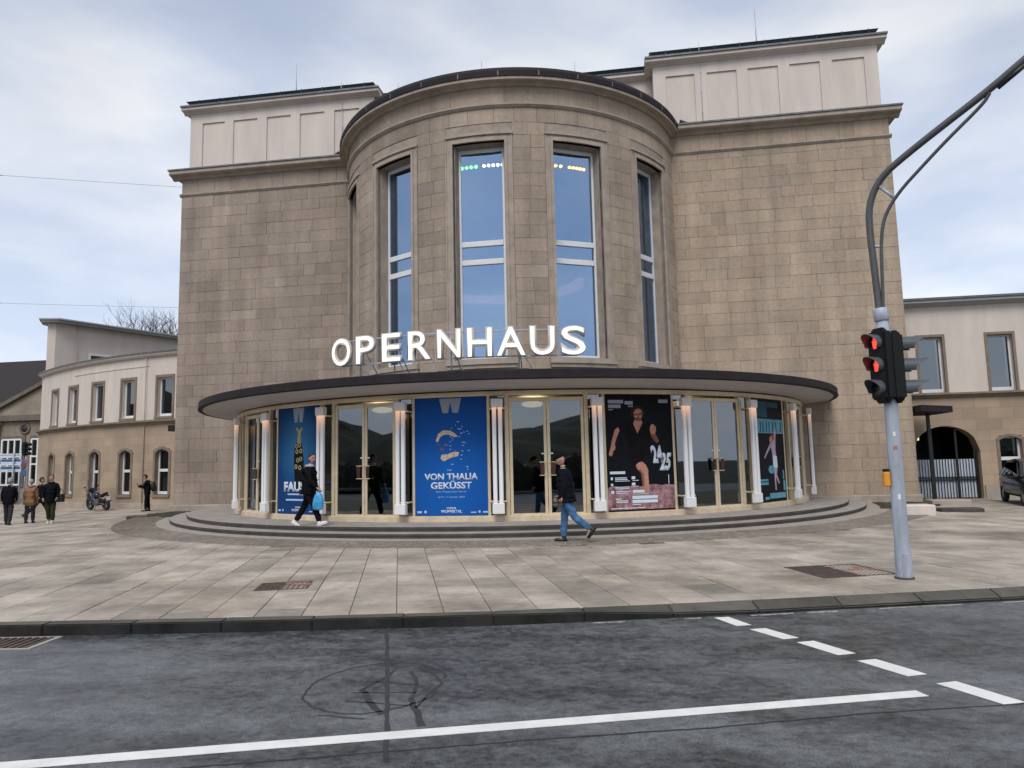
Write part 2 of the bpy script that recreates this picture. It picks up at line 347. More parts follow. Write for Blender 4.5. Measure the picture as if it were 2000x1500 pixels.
m_hillm = mat('wooded_hillside', (.030, .034, .022), .95, var=.5, scale=.06, bump=.6, bscale=.5)

def proj(P):
    d = Vector(P)-CAM; z = d.dot(FW)
    if z < .1: return None
    return (1000+1397.85*d.dot(RT)/z, 750-1397.85*d.dot(UP)/z, z)
def in_view(P, mgn=60):
    q = proj(P); return q is not None and -mgn < q[0] < 2000+mgn and -mgn < q[1] < 1500+mgn

# ------------------------------------------------------------------ ground, road, kerb
KERB = [(-60, -27.2), (-30, -23.2), (-12, -20.85), (-2.67, -19.65), (.15, -19.27), (2.9, -18.8), (5.15, -18.2), (8.88, -17.12), (16, -14.7), (40, -6.5), (60, 0.5)]
def kerb_y(x):
    for (x0, y0), (x1, y1) in zip(KERB, KERB[1:]):
        if x0 <= x <= x1:
            return y0+(y1-y0)*(x-x0)/(x1-x0)
    return KERB[0][1] if x < KERB[0][0] else KERB[-1][1]
ROAD = -.12
mb = MB(); mb.box(-900, 900, -900, 900, -2.2, -1.0)
struct(mb.build('ground', m_earth))
# road sheet (closed slab), follows the slight fall of the square
mb = MB(); xs = [-60, -30, -12, -8, -2.67, .15, 2.9, 5.15, 8.88, 12, 16, 40, 60]
vs = []; fs = []
for x in xs:
    z = ground_z(x)+ROAD
    vs += [(x, -60, z), (x, kerb_y(x)+.1, z), (x, kerb_y(x)+.1, z-.5), (x, -60, z-.5)]
for i in range(len(xs)-1):
    for j in range(4): fs.append((4*i+j, 4*i+(j+1)%4, 4*i+4+(j+1)%4, 4*i+4+j))
fs += [(0, 1, 2, 3), tuple(4*(len(xs)-1)+j for j in (3, 2, 1, 0))]
mb.add(vs, fs); road = struct(mb.build('road', m_asphalt))
mb = MB(); mb.box(-60, 60, -60.5, -31, ROAD-.05, 0.0); 
struct(mb.build('far_pavement', m_asphalt))
# paving bed
mb = MB(); vs = []; fs = []
for x in xs:
    z = ground_z(x)-.012
    vs += [(x, kerb_y(x)+.2, z), (x, 75, z), (x, 75, z-.6), (x, kerb_y(x)+.2, z-.6)]
for i in range(len(xs)-1):
    for j in range(4): fs.append((4*i+j, 4*i+(j+1)%4, 4*i+4+(j+1)%4, 4*i+4+j))
fs += [(0, 1, 2, 3), tuple(4*(len(xs)-1)+j for j in (3, 2, 1, 0))]
mb.add(vs, fs); pavement = struct(mb.build('pavement', m_joint))
# kerb stones
m_kface = mat('dark_kerb_face', (.022, .022, .021), .8, var=.5, scale=3, bump=.2, spec=.2)
kerb = struct(link('kerb', None)); 
def kerb_pt(x, off):
    y = kerb_y(x); d = Vector((1, (kerb_y(x+.3)-kerb_y(x-.3))/.6)).normalized(); return Vector((x-d.y*off, y+d.x*off))
x = -12.0; k = 0
while x < 24:
    x2 = x+.98
    if in_view((x, kerb_y(x), 0), 120) or in_view((x2, kerb_y(x2), 0), 120):
        def top(q): return 0 if q < 3.4 else (-.085 if q > 5.0 else -.085*(q-3.4)/1.6)
        a, b_ = x+.0025, x2-.0025; vs = []
        for q, off, z in ((a, 0, top(a)), (a, .2, 0), (b_, .2, 0), (b_, 0, top(b_)), (a, 0, -.4), (a, .2, -.4), (b_, .2, -.4), (b_, 0, -.4)):
            p = kerb_pt(q, off); vs.append((p.x, p.y, z+ground_z(q)+.002+(random.uniform(-.003, .003) if z > -.3 else 0)))
        mb = MB(); mb.add(vs, [(0, 1, 2, 3), (4, 7, 6, 5), (0, 3, 7, 4), (1, 5, 6, 2), (0, 4, 5, 1), (3, 2, 6, 7)])
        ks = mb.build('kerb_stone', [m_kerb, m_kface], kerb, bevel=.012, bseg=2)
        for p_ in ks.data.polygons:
            if p_.normal.z < .45: p_.material_index = 1  # every side below the top takes the darker tone
    x = x2
# paving slabs: strips run square to the kerb
PH = radians(17.8); SX, SY = (cos(PH), sin(PH)), (-sin(PH), cos(PH))
def sn(s, n): return (s*SX[0]+n*SY[0], s*SX[1]+n*SY[1])
RC = (0.1, 1.4)
slabs = []
for i in range(-80, 60):
    s0 = i*.53; s1 = s0+.53
    # where the strip meets the back of the kerb
    def kn(s):
        n = -24.0
        for _ in range(30):
            x, y = sn(s, n); n += (kerb_y(x)+.215-y)*.8
        return n
    na, nb = kn(s0+.004), kn(s1-.004)
    c0 = (na, nb); first = True; n = max(na, nb)
    rnd = random.Random(i*13+5); nn = n+rnd.uniform(.25, .9)
    while nn < 28:
        lo = c0 if first else (n, n); hi = (nn, nn)
        pts = [sn(s0+.005, lo[0]+.004), sn(s1-.005, lo[1]+.004), sn(s1-.005, nn-.004), sn(s0+.005, nn-.004)]
        cx = sum(p[0] for p in pts)/4; cy = sum(p[1] for p in pts)/4
        rr = sqrt((cx-RC[0])**2+(cy-RC[1])**2)
        ok = in_view((cx, cy, 0), 90) and rr > 13.75 and not (cy > -.2 and -14.6 < cx < 15.2)
        if ok and cy > 3.3 and cx > 0: ok = False
        if ok and cx < -14 and sqrt((cx+11.87)**2+(cy-31.95)**2) < 27.7: ok = False
        if ok and -14 < cx < 15 and cy > -1.5 and rr < 14.5: ok = False
        if ok:
            z = rnd.uniform(-.004, .003); q = proj((cx, cy, 0)); slabs.append((1/q[2]**2*abs(nn-n), pts, z, q[2]))
        first = False; n = nn; nn = n+rnd.choice([.6, .75, .9, .9, 1.05, 1.2])
slabs.sort(key=lambda t: -t[0])
rest = MB()
def slab_geo(mbx, pts, z):
    # top with a small arris all round
    cx = sum(p[0] for p in pts)/4; cy = sum(p[1] for p in pts)/4
    def ins(p, d): v = Vector((cx-p[0], cy-p[1])); l = v.length; return (p[0]+v.x/l*d, p[1]+v.y/l*d)
    vs = [(p[0], p[1], ground_z(p[0])+z-.03) for p in pts]+[(p[0], p[1], ground_z(p[0])+z-.004) for p in pts]+[ins(p, .008)+(ground_z(p[0])+z,) for p in pts]
    fs = [(8, 9, 10, 11)]
    for j in range(4): fs += [(j, (j+1)%4, 4+(j+1)%4, 4+j), (4+j, 4+(j+1)%4, 8+(j+1)%4, 8+j)]
    fs.append((3, 2, 1, 0)); mbx.add(vs, fs)
for i, (sz, pts, z, dd) in enumerate(slabs):
    if i < 290:
        mb = MB(); slab_geo(mb, pts, z); mb.build('paving_slab', m_slab, pavement)
    else: slab_geo(rest, pts, z)
stuff(rest.build('paving_slabs', m_slab, pavement))
# painted road markings
def flat(quads, name, m, parent, z):
    mb = MB()
    for q in quads:
        n_ = len(q); vs = [(x, y, z-.003) for x, y in q]+[(x, y, z) for x, y in q]
        mb.add(vs, [tuple(range(n_, 2*n_)), tuple(reversed(range(n_)))]+[(j, (j+1)%n_, n_+(j+1)%n_, n_+j) for j in range(n_)])
    return mb.build(name, m, parent)
ZP = ROAD+.005
m_worn = mat('worn_paint', (.34, .33, .31), .7, var=.6, scale=12)
d_ = Vector((6.28-.41, -20.8+22.66)); e0 = Vector((6.28, -20.8)); a_ = e0-d_*1.9
flat([[tuple(a_), (6.28, -20.8), (6.325, -20.925), (a_.x+.045, a_.y-.125)]], 'lane_line', m_paint, road, ZP)
for q in ([[5.11, -18.32], [5.27, -18.27], [5.45, -18.66], [5.29, -18.71]], [[5.40, -18.86], [5.57, -18.80], [5.81, -19.20], [5.65, -19.26]], [[5.75, -19.38], [5.92, -19.31], [6.17, -19.75], [6.0, -19.82]], [[6.11, -20.0], [6.28, -19.93], [6.53, -20.36], [6.36, -20.43]], [[6.5, -20.61], [6.67, -20.54], [6.93, -21.01], [6.76, -21.07]]):
    flat([q], 'crossing_dash', m_paint, road, ZP)
for xa, xb in ((3.75, 4.1), (4.75, 4.95), (5.5, 6.0), (6.15, 6.5), (7.0, 8.0), (8.5, 9.6)):
    n_ = 6; pts = [kerb_pt(xa+(xb-xa)*i/n_, -.07) for i in range(n_+1)]+[kerb_pt(xb-(xb-xa)*i/n_, -.105+random.uniform(-.015, .02)) for i in range(n_+1)]
    flat([[tuple(p) for p in pts]], 'edge_marking', m_worn, road, ZP)
def ribbon(pts, wd, name='tar_seam', m=None, jit=.012):
    P = [Vector(p) for p in pts]; out = []
    dense = []
    for a, b_ in zip(P, P[1:]):
        k = max(2, int((b_-a).length/.08))
        for i in range(k): dense.append(a.lerp(b_, i/k)+Vector((random.uniform(-jit, jit), random.uniform(-jit, jit))))
    dense.append(P[-1]); l = []; r = []
    for i, p in enumerate(dense):
        t = (dense[min(i+1, len(dense)-1)]-dense[max(i-1, 0)]).normalized(); nrm = Vector((-t.y, t.x)); h = wd*random.uniform(.42, .58)
        l.append(tuple(p+nrm*h)); r.append(tuple(p-nrm*h))
    return [[l[i], l[i+1], r[i+1], r[i]] for i in range(len(l)-1)]
flat(ribbon([(1.60, -19.2), (1.95, -20.2), (2.3, -21.25), (2.7, -22.45)], .034, jit=.005), 'tar_seam', m_tar, road, ROAD+.003)
cr_ = []
cr_ += ribbon([(2.13+.55*cos(q), -21.0+.66*sin(q)) for q in [i*pi/16+.4 for i in range(30)]], .022)
for a, b_, w_ in (((2.15, -20.55), (2.05, -21.1), .03), ((2.05, -21.1), (2.4, -21.65), .05), ((2.3, -20.6), (2.5, -21.3), .035), ((2.5, -21.3), (2.75, -21.85), .05), ((2.0, -20.9), (2.45, -20.95), .025), ((2.0, -21.2), (2.5, -21.15), .02), ((2.02, -21.4), (2.55, -21.45), .02), ((1.95, -21.7), (2.3, -21.75), .02), ((2.35, -20.5), (2.65, -20.9), .02), ((2.65, -20.9), (2.6, -21.5), .025)):
    cr_ += ribbon([a, ((a[0]+b_[0])/2+random.uniform(-.05, .05), (a[1]+b_[1])/2), b_], w_)
flat(cr_, 'crack_sealing', m_tar, road, ROAD+.002)
flat(ribbon([(-2.0, -23.6), (1.2, -22.75), (3.4, -22.06), (4.7, -21.7), (5.79, -21.33), (6.85, -21.05), (9.5, -20.1)], .016, jit=.006), 'tar_seam', m_tar, road, ROAD+.0035)
# ------------------------------------------------------------------ covers, drain, litter
def cover(cx, cy, lx, ly, label):
    M = Matrix.Translation((cx, cy, 0)) @ Matrix.Rotation(PH, 4, 'Z')
    o = thing('access_cover', label, 'cover', (cx, cy, ground_z(cx)))
    mb = MB(); 
    for x0, x1, y0, y1 in ((-lx/2, lx/2, -ly/2, -ly/2+.04), (-lx/2, lx/2, ly/2-.04, ly/2), (-lx/2, -lx/2+.04, -ly/2+.04, ly/2-.04), (lx/2-.04, lx/2, -ly/2+.04, ly/2-.04)): mb.box(x0, x1, y0, y1, -.05, .006, 0, M)
    mb.build('frame', m_iron, o)
    mb = MB(); mb.box(-lx/2+.045, lx/2-.045, -ly/2+.045, ly/2-.045, -.05, .001, 0, M)
    k = int(lx/.07)
    for i in range(1, k):
        for j in range(1, int(ly/.07)):
            x = -lx/2+lx*i/k; y = -ly/2+j*.07; mb.box(x-.02, x+.02, y-.01, y+.01, .001, .006, 0, M)
    mb.build('plate', m_iron, o)
    for i in range(7):
        x = lx*(.12+.05*i); y = random.uniform(-.3, .3)*ly; mb = MB(); mb.box(x-.05, x+.03, y-.04, y+.06, .0065+.0004*i, .0085+.0004*i, 0, M @ Matrix.Rotation(random.uniform(-.6, .6), 4, 'Z')); mb.build('spray_mark', m_redpaint, o)
cover(-.62, -17.08, .72, .66, 'small rusty access cover with red spray paint in the paving')
cover(7.2, -15.62, 1.15, 1.05, 'large rusty access cover with red spray paint beside the traffic light pole')
o = thing('road_drain', 'rusty slotted drain grate in the road at the kerb foot', 'drain', (-2.3, -19.93, ROAD))
M = Matrix.Translation((-2.3, -19.93, ROAD)) @ Matrix.Rotation(radians(8), 4, 'Z')
mb = MB(); 
for x0, x1, y0, y1 in ((-.42, .42, -.27, -.23), (-.42, .42, .23, .27), (-.42, -.36, -.23, .23), (.36, .42, -.23, .23)): mb.box(x0, x1, y0, y1, -.03, .008, 0, M)
mb.build('frame', m_concrete, o)
mb = MB(); mb.box(-.355, .355, -.225, .225, .0, .002, 0, M); mb.build('pit', m_black, o)
for i in range(9):
    mb = MB(); x = -.33+.082*i; mb.box(x-.022, x+.022, -.225, .225, .003, .012, 0, M); mb.build('bar', m_iron, o)
mb = MB(); mb.ell((0, 0, .022), (.05, .035, .022), 8, 6, 0, None, lambda p: p*(1+.25*sin(7*p.x+3*p.z)*cos(5*p.y))); 
mb.v = [v+Vector((5.42, -17.98, ROAD+.01)) for v in mb.v]
one(mb, 'litter', m_white, 'crumpled white scrap of litter in the gutter', 'litter', (5.42, -17.98, ROAD))
# ------------------------------------------------------------------ sett ring, border, gravel beds
CX, CY = RC
mb = MB(); mb.arc(CX, CY, 11.8, 12.86, -.3, .006, radians(-86), radians(86), 90); struct(mb.build('concrete_border', m_concrete))
mb = MB(); mb.arc(CX, CY, 12.86, 14.06, -.3, .002, radians(-84), radians(84), 90); ring = struct(mb.build('sett_ring', m_joint))
mb = MB(); rw = .112
for j in range(11):
    r0 = 12.865+j*rw*.97; a = radians(-80)+random.uniform(0, .01)
    while a < radians(78):
        da = random.uniform(.085, .12)/r0; x, y = arcp(CX, CY, r0+.05, a+da/2)
        if in_view((x, y, 0), 30):
            z = .012+random.uniform(-.003, .003); g = .0045
            c = [arcp(CX, CY, r0+g, a+g/r0), arcp(CX, CY, r0+rw-g, a+g/r0), arcp(CX, CY, r0+rw-g, a+da-g/r0), arcp(CX, CY, r0+g, a+da-g/r0)]
            ctr = (sum(p[0] for p in c)/4, sum(p[1] for p in c)/4)
            t = [(p[0]*.85+ctr[0]*.15, p[1]*.85+ctr[1]*.15, z+ground_z(p[0])*.5) for p in c]
            mb.add([(p[0], p[1], -.01) for p in c]+[(p[0], p[1], z-.006) for p in c]+t, [(8, 9, 10, 11)]+[(i, (i+1)%4, 4+(i+1)%4, 4+i) for i in range(4)]+[(4+i, 4+(i+1)%4, 8+(i+1)%4, 8+i) for i in range(4)])
        a += da
stuff(mb.build('setts', m_sett, ring))
for sgn, nm in ((-1, 0), (1, 1)):
    mb = MB(); e = 13.88 if sgn < 0 else 14.2
    poly = [arcp(CX, CY, 12.6, radians(sgn*a)) for a in (70, 74, 78, 82)]
    poly = [(sgn*abs(p[0]), p[1]) for p in poly]+[(sgn*(abs(poly[-1][0])+.1), -.01), (sgn*e, -.01), (sgn*e, -1.6), (sgn*(abs(poly[0][0])+.35), -3.1)]
    z = .02; mb.prism(poly, -.4, z)
    rr = random.Random(3)
    for i in range(500):
        x = rr.uniform(11.9, e); y = rr.uniform(-3.0, -.05)
        if sqrt(x*x+(y-1.4)**2) > 12.7 and y > -1.6-(e-x)*.9:
            r = rr.uniform(.015, .04); mb.ell((sgn*x, y, z), (r, r*.8, r*.7), 5, 3)
    stuff(mb.build('mossy_gravel', m_moss))
# entrance steps
st = thing('entrance_steps', 'two curved grey stone steps round the glazed entrance', 'steps', (CX, CY-12, 0))
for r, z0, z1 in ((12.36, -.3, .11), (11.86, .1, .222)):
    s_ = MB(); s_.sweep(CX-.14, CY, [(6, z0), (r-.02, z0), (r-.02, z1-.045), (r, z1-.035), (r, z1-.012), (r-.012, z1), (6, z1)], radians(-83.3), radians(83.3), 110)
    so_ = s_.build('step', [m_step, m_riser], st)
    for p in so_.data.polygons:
        if abs(p.normal.z) < .8: p.material_index = 1  # upright faces take the darker stone
# ------------------------------------------------------------------ opera house
WL, WR = -13.885, 14.2
OH = thing('opera_house', 'brown sandstone opera house with round projecting drum and tall windows', 'building', (0, 0, 0))
DX, DY, DR = 0.0, 1.592, 6.583
A0 = radians(-.9); DA = radians(28.7)
WC = [A0+DA*k for k in (-2, -1, 0, 1, 2)]; HO, HS = radians(7.5), radians(9.7)
ZS0, ZS1 = 4.93, 12.03
mb = MB(); mb.box(WL+.02, WR-.02, .03, 15, -.6, 13.9); mb.build('wall', m_mortar, OH)
# interior of the drum and of the lobby
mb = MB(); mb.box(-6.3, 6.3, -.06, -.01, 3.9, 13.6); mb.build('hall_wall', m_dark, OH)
mb = MB(); mb.arc(DX, DY, .3, 6.3, 4.55, 4.7, radians(-75), radians(75), 40); mb.build('hall_floor', m_ifloor, OH)
mb = MB(); mb.arc(DX, DY, .3, 6.3, 12.6, 12.75, radians(-75), radians(75), 40); mb.build('hall_ceiling', m_soffit, OH)
# drum shell in pieces round the openings
mb = MB(); A1 = radians(76.2); RI, RO = 5.95, DR-.018
mb.arc(DX, DY, RI, RO, 3.4, ZS0, -A1, A1, 72); mb.arc(DX, DY, RI, RO, ZS1, 13.9, -A1, A1, 72)
edges = [-A1]+[e for c in WC for e in (c-HO, c+HO)]+[A1]
for a, b in zip(edges[0::2], edges[1::2]): mb.arc(DX, DY, RI, RO, ZS0, ZS1, a, b, 10)
mb.build('drum_wall', m_mortar, OH)
# ashlar: collect every stone, largest in view become parts
stones = []      # (size, kind, params)
def flat_stones(x0, x1, z0, z1, rowh, seed, test=None):
    rnd = random.Random(seed); z = z0; r = 0
    while z < z1-.12:
        h = min(rowh*rnd.choice([.92, 1, 1, 1.1]), z1-z)
        if z1-(z+h) < .2: h = z1-z
        x = x0; x += 0
        first = True
        while x < x1-.02:
            wd = rnd.choice([.5, .62, .75, .75, .85, .95, 1.15]); 
            if first and r % 2: wd *= .55
            first = False
            if x1-(x+wd) < .3: wd = x1-x
            if test is None or test(x+wd/2, z+h/2): stones.append((x, x+wd, z, z+h, 'f', rnd.uniform(0, .012)))
            x += wd
        z += h; r += 1
def visible_l(x, z):
    return in_view((x, 0, z)) and not (abs(x) < 5.6 and z > 3.3)
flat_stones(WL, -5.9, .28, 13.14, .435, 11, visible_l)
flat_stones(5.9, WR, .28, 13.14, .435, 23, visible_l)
flat_stones(WL, -5.9, 13.28, 13.88, .6, 31); flat_stones(5.9, WR, 13.28, 13.88, .6, 32)
def drum_row(z, h, a0, a1, rnd, n=None):
    tot = (a1-a0)*DR; k = n or max(1, round(tot/rnd.choice([.7, .8, .9]))); cuts = [a0]
    for i in range(1, k): cuts.append(a0+(a1-a0)*(i+rnd.uniform(-.18, .18))/k)
    cuts.append(a1)
    for a, b in zip(cuts, cuts[1:]): stones.append((a, b, z, z+h, 'd', rnd.uniform(0, .01)))
rnd = random.Random(5); rows = []
z = 3.6
while z < 13.13:
    h = .43
    if 13.14-(z+h) < .25: h = 13.14-z
    rows.append((z, h)); z += h
for i, (z, h) in enumerate(rows):
    if z+h < 4.72 or z > 12.36:
        drum_row(z, h, -A1, A1, rnd)
    else:
        zz0, zz1 = z, z+h
        ed = [-A1]+[e for c in WC for e in (c-HS, c+HS)]+[A1]
        for j, (a, b) in enumerate(zip(ed[0::2], ed[1::2])):
            drum_row(z, h, a, b, rnd, n=(2 if (i+j) % 2 else rnd.choice([1, 2, 2])) if (b-a)*DR > .75 else 1)
a = -A1; k = 0
drum_row(13.28, .62, -A1, A1, random.Random(77), n=11)
def stone_geo(mb, s):
    a, b, z0, z1, kd, off = s; g = .0025; c = .005
    if kd == 'f':
        y0, y1 = .04, -.006-off
        vs = [(a+g, y0, z0+g), (b-g, y0, z0+g), (b-g, y0, z1-g), (a+g, y0, z1-g), (a+g, y1+c, z0+g), (b-g, y1+c, z0+g), (b-g, y1+c, z1-g), (a+g, y1+c, z1-g),
              (a+g+c, y1, z0+g+c), (b-g-c, y1, z0+g+c), (b-g-c, y1, z1-g-c), (a+g+c, y1, z1-g-c)]
        fs = [(8, 9, 10, 11), (3, 2, 1, 0)]
        for j in range(4): fs += [(j, (j+1)%4, 4+(j+1)%4, 4+j), (4+j, 4+(j+1)%4, 8+(j+1)%4, 8+j)]
        mb.add(vs, fs)
    else:
        n = 4; r0 = DR-.03; r1 = DR+off*.6; ga = g/DR; ca = c/DR
        vs = []
        for i in range(n+1):
            q = a+ga+(b-a-2*ga)*i/n; q2 = a+ga+ca+(b-a-2*ga-2*ca)*i/n
            for r, qq, zz in ((r0, q, z0+g), (r1-c, q, z0+g), (r1, q2, z0+g+c), (r1, q2, z1-g-c), (r1-c, q, z1-g), (r0, q, z1-g)):
                x, y = arcp(DX, DY, r, qq); vs.append((x, y, zz))
        fs = []
        for i in range(n):
            for j in range(6): fs.append((6*i+j, 6*i+(j+1)%6, 6*i+6+(j+1)%6, 6*i+6+j))
        fs += [tuple(range(6)), tuple(6*n+5-j for j in range(6))]; mb.add(vs, fs)
def stone_size(s):
    a, b, z0, z1, kd, off = s
    if kd == 'f': P, W_ = ((a+b)/2, 0, (z0+z1)/2), b-a
    else:
        x, y = arcp(DX, DY, DR, (a+b)/2); P = (x, y, (z0+z1)/2); v = (CAM-Vector(P)); v.z = 0; v.normalize()
        nrm = Vector((sin((a+b)/2), -cos((a+b)/2), 0)); W_ = (b-a)*DR*max(.0, v.dot(nrm))
        if W_ <= 0: return 0
    q = proj(P)
    if q is None or not (0 < q[0] < 2000 and 0 < q[1] < 1500): return 0
    if kd == 'f' and (P[2] < 3.5 and abs(P[0]) < 9.3): return 0
    return W_*(z1-z0)/q[2]**2
stones.sort(key=lambda s: -stone_size(s)); rest = MB()
for i, s in enumerate(stones):
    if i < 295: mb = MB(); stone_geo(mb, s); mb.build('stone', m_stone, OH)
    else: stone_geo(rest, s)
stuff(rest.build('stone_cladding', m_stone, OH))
# plinth, string course, cornice
for x0, x1 in ((WL-.06, -6.3), (6.3, WR+.06)):
    mb = MB(); mb.extr([(-.07, -.6), (-.07, .24), (-.02, .28), (.05, .28), (.05, -.6)], x0, x1); mb.build('plinth', m_trim, OH)
    mb = MB(); mb.extr([(.02, 13.12), (-.03, 13.13), (-.09, 13.2), (-.09, 13.25), (-.02, 13.28), (.02, 13.28)], x0, x1); mb.build('string_course', m_trim, OH)
    mb = MB(); mb.extr([(.03, 13.86), (-.08, 13.87), (-.16, 13.95), (-.34, 13.99), (-.38, 14.03), (-.38, 14.16), (.03, 14.2)], x0-(.32 if x0 < 0 else 0), x1+(.3 if x1 > 0 else 0)); mb.build('cornice', m_trim, OH)
    mb = MB(); mb.extr([(-.42, 14.165), (-.42, 14.225), (.2, 14.3), (.2, 14.2)], x0-(.36 if x0 < 0 else 0), x1+(.34 if x1 > 0 else 0)); mb.build('cornice_flashing', m_lead, OH)
# side returns of the cornice
for xs_, sg in ((WL, -1), (WR, 1)):
    mb = MB(); mb.box(min(xs_, xs_+sg*.33), max(xs_, xs_+sg*.33), .2, 15, 13.96, 14.2); mb.build('cornice', m_trim, OH)
# drum mouldings
mb = MB(); mb.sweep(DX, DY, [(6.5, 13.12), (6.62, 13.13), (6.69, 13.2), (6.69, 13.25), (6.62, 13.28), (6.5, 13.28)], -A1, A1, 90); mb.build('string_course', m_trim, OH)
mb = MB(); mb.sweep(DX, DY, [(6.5, 13.83), (6.66, 13.84), (6.74, 13.9), (6.9, 13.915), (6.93, 13.93), (6.93, 14.02), (6.5, 14.04)], -A1, A1, 90); mb.build('drum_cornice', m_trim, OH)
mb = MB(); mb.sweep(DX, DY, [(6.4, 14.02), (6.96, 14.025), (6.965, 14.2), (6.9, 14.33), (6.4, 14.36)], -A1-.03, A1+.03, 90); fa = mb.build('drum_fascia', m_fascia, OH)
for k in range(14):
    q = -A1+.1+(2*A1-.2)*k/13; mb = MB(); mb.arc(DX, DY, 6.9, 6.975, 14.03, 14.19, q-.0025, q+.0025, 1); mb.build('seam', m_lead, fa)
mb = MB(); mb.sweep(DX, DY, [(.2, 14.2), (6.5, 14.2), (6.5, 14.34), (.2, 14.7)], -A1-.03, A1+.03, 60); mb.build('drum_roof', m_fascia, OH)
for sg in (-1, 1):      # dark gutter tips where the fascia meets the block
    x, y = arcp(DX, DY, 6.95, sg*A1); mb = MB(); mb.prism([(x, y-.35), (x+sg*.45, y+.05), (x, y+.1)], 14.28, 14.36); mb.build('gutter_tip', m_black, OH)
# drum windows
m_blind = mat('pale_blue_blind', (.62, .86, .92), .8, var=.05)
for k, c in enumerate(WC):
    wo_ = link('window', None, OH)
    # moulded surround
    s_ = MB()
    for z0, z1, h0, h1, r1 in ((ZS0-.25, ZS1+.31, HS-.006, HS, 6.625), (ZS0-.25, ZS1+.25, HO+.013, HS-.006, 6.60), (ZS0-.25, ZS1+.12, HO, HO+.013, 6.635)):
        for sg in (-1, 1): s_.arc(DX, DY, 6.4, r1, z0, z1-.06, min(c+sg*h0, c+sg*h1), max(c+sg*h0, c+sg*h1), 2)
    s_.arc(DX, DY, 6.4, 6.60, ZS1+.12, ZS1+.20, c-HS, c+HS, 10); s_.arc(DX, DY, 6.4, 6.635, ZS1+.0, ZS1+.12, c-HO-.013, c+HO+.013, 10); s_.arc(DX, DY, 6.4, 6.66, ZS1+.2, ZS1+.29, c-HS-.003, c+HS+.003, 10)
    s_.build('surround', m_trim, wo_)
    s_ = MB()          # deep reveals
    for sg in (-1, 1): s_.arc(DX, DY, 5.9, 6.45, ZS0, ZS1, min(c+sg*(HO-.004), c+sg*(HO+.02)), max(c+sg*(HO-.004), c+sg*(HO+.02)), 2)
    s_.arc(DX, DY, 5.9, 6.45, ZS1-.03, ZS1+.1, c-HO, c+HO, 10); s_.build('reveal', m_trim_d, wo_)
    s_ = MB(); s_.arc(DX, DY, 5.9, 6.74, ZS0-.2, ZS0-.05, c-HS-.004, c+HS+.004, 12); s_.arc(DX, DY, 5.9, 6.68, ZS0-.32, ZS0-.2, c-HS, c+HS, 12); s_.build('sill', m_trim, wo_)
    M = frame(DX, DY, 6.12, c); hw = 6.12*math.tan(HO-.006); z0, z1 = ZS0+.02, ZS1-.03
    s_ = MB(); fw = .075
    s_.box(-hw, -hw+fw, 0, .09, z0, z1, 0, M); s_.box(hw-fw, hw, 0, .09, z0, z1, 0, M); s_.box(-hw+fw, hw-fw, .005, .085, z0, z0+.11, 0, M); s_.box(-hw+fw, hw-fw, .005, .085, z1-.13, z1, 0, M)
    s_.build('frame', m_whitef, wo_, bevel=.008)
    for za, zb in ((8.68, 8.86), (8.07, 8.25)):
        s_ = MB(); s_.box(-hw+fw, hw-fw, -.015, .085, za, zb, 0, M); s_.build('transom', m_whitef, wo_, bevel=.01)
    for za, zb in ((z0+.11, 8.07), (8.25, 8.68), (8.86, z1-.13)):
        s_ = MB(); s_.box(-hw+fw-.004, hw-fw+.004, .04, .052, za, zb, 0, M); s_.build('pane', m_glass, wo_)
    s_ = MB(); s_.box(-hw+.09, hw-.09, .1, .12, 5.0, 5.55, 0, M); s_.build('blind', m_blind, wo_)
    if k in (0, 1, 4):
        s_ = MB(); s_.box(-hw+.1 if k < 2 else hw-.75, -hw+.5 if k < 2 else hw-.3, .36, .40, 5.62, 11.6, 0, M); s_.build('curtain', mat('grey_green_curtain', (.10, .14, .14), .9, var=.1), wo_)
# softly lit cove at the back of the hall
m_cove = mat('cove_light', (.6, .35, .33), .8, var=0, emit=(1, .45, .38), es=.55)
mb = MB(); mb.arc(.2, -3.3, 2.7, 2.95, 7.7, 7.95, radians(105), radians(255), 40); mb.build('cove', m_cove, OH)
mb = MB(); mb.arc(.2, -3.3, 2.95, 3.1, 7.62, 8.05, radians(105), radians(255), 40); mb.build('cove_rim', m_soffit, OH)
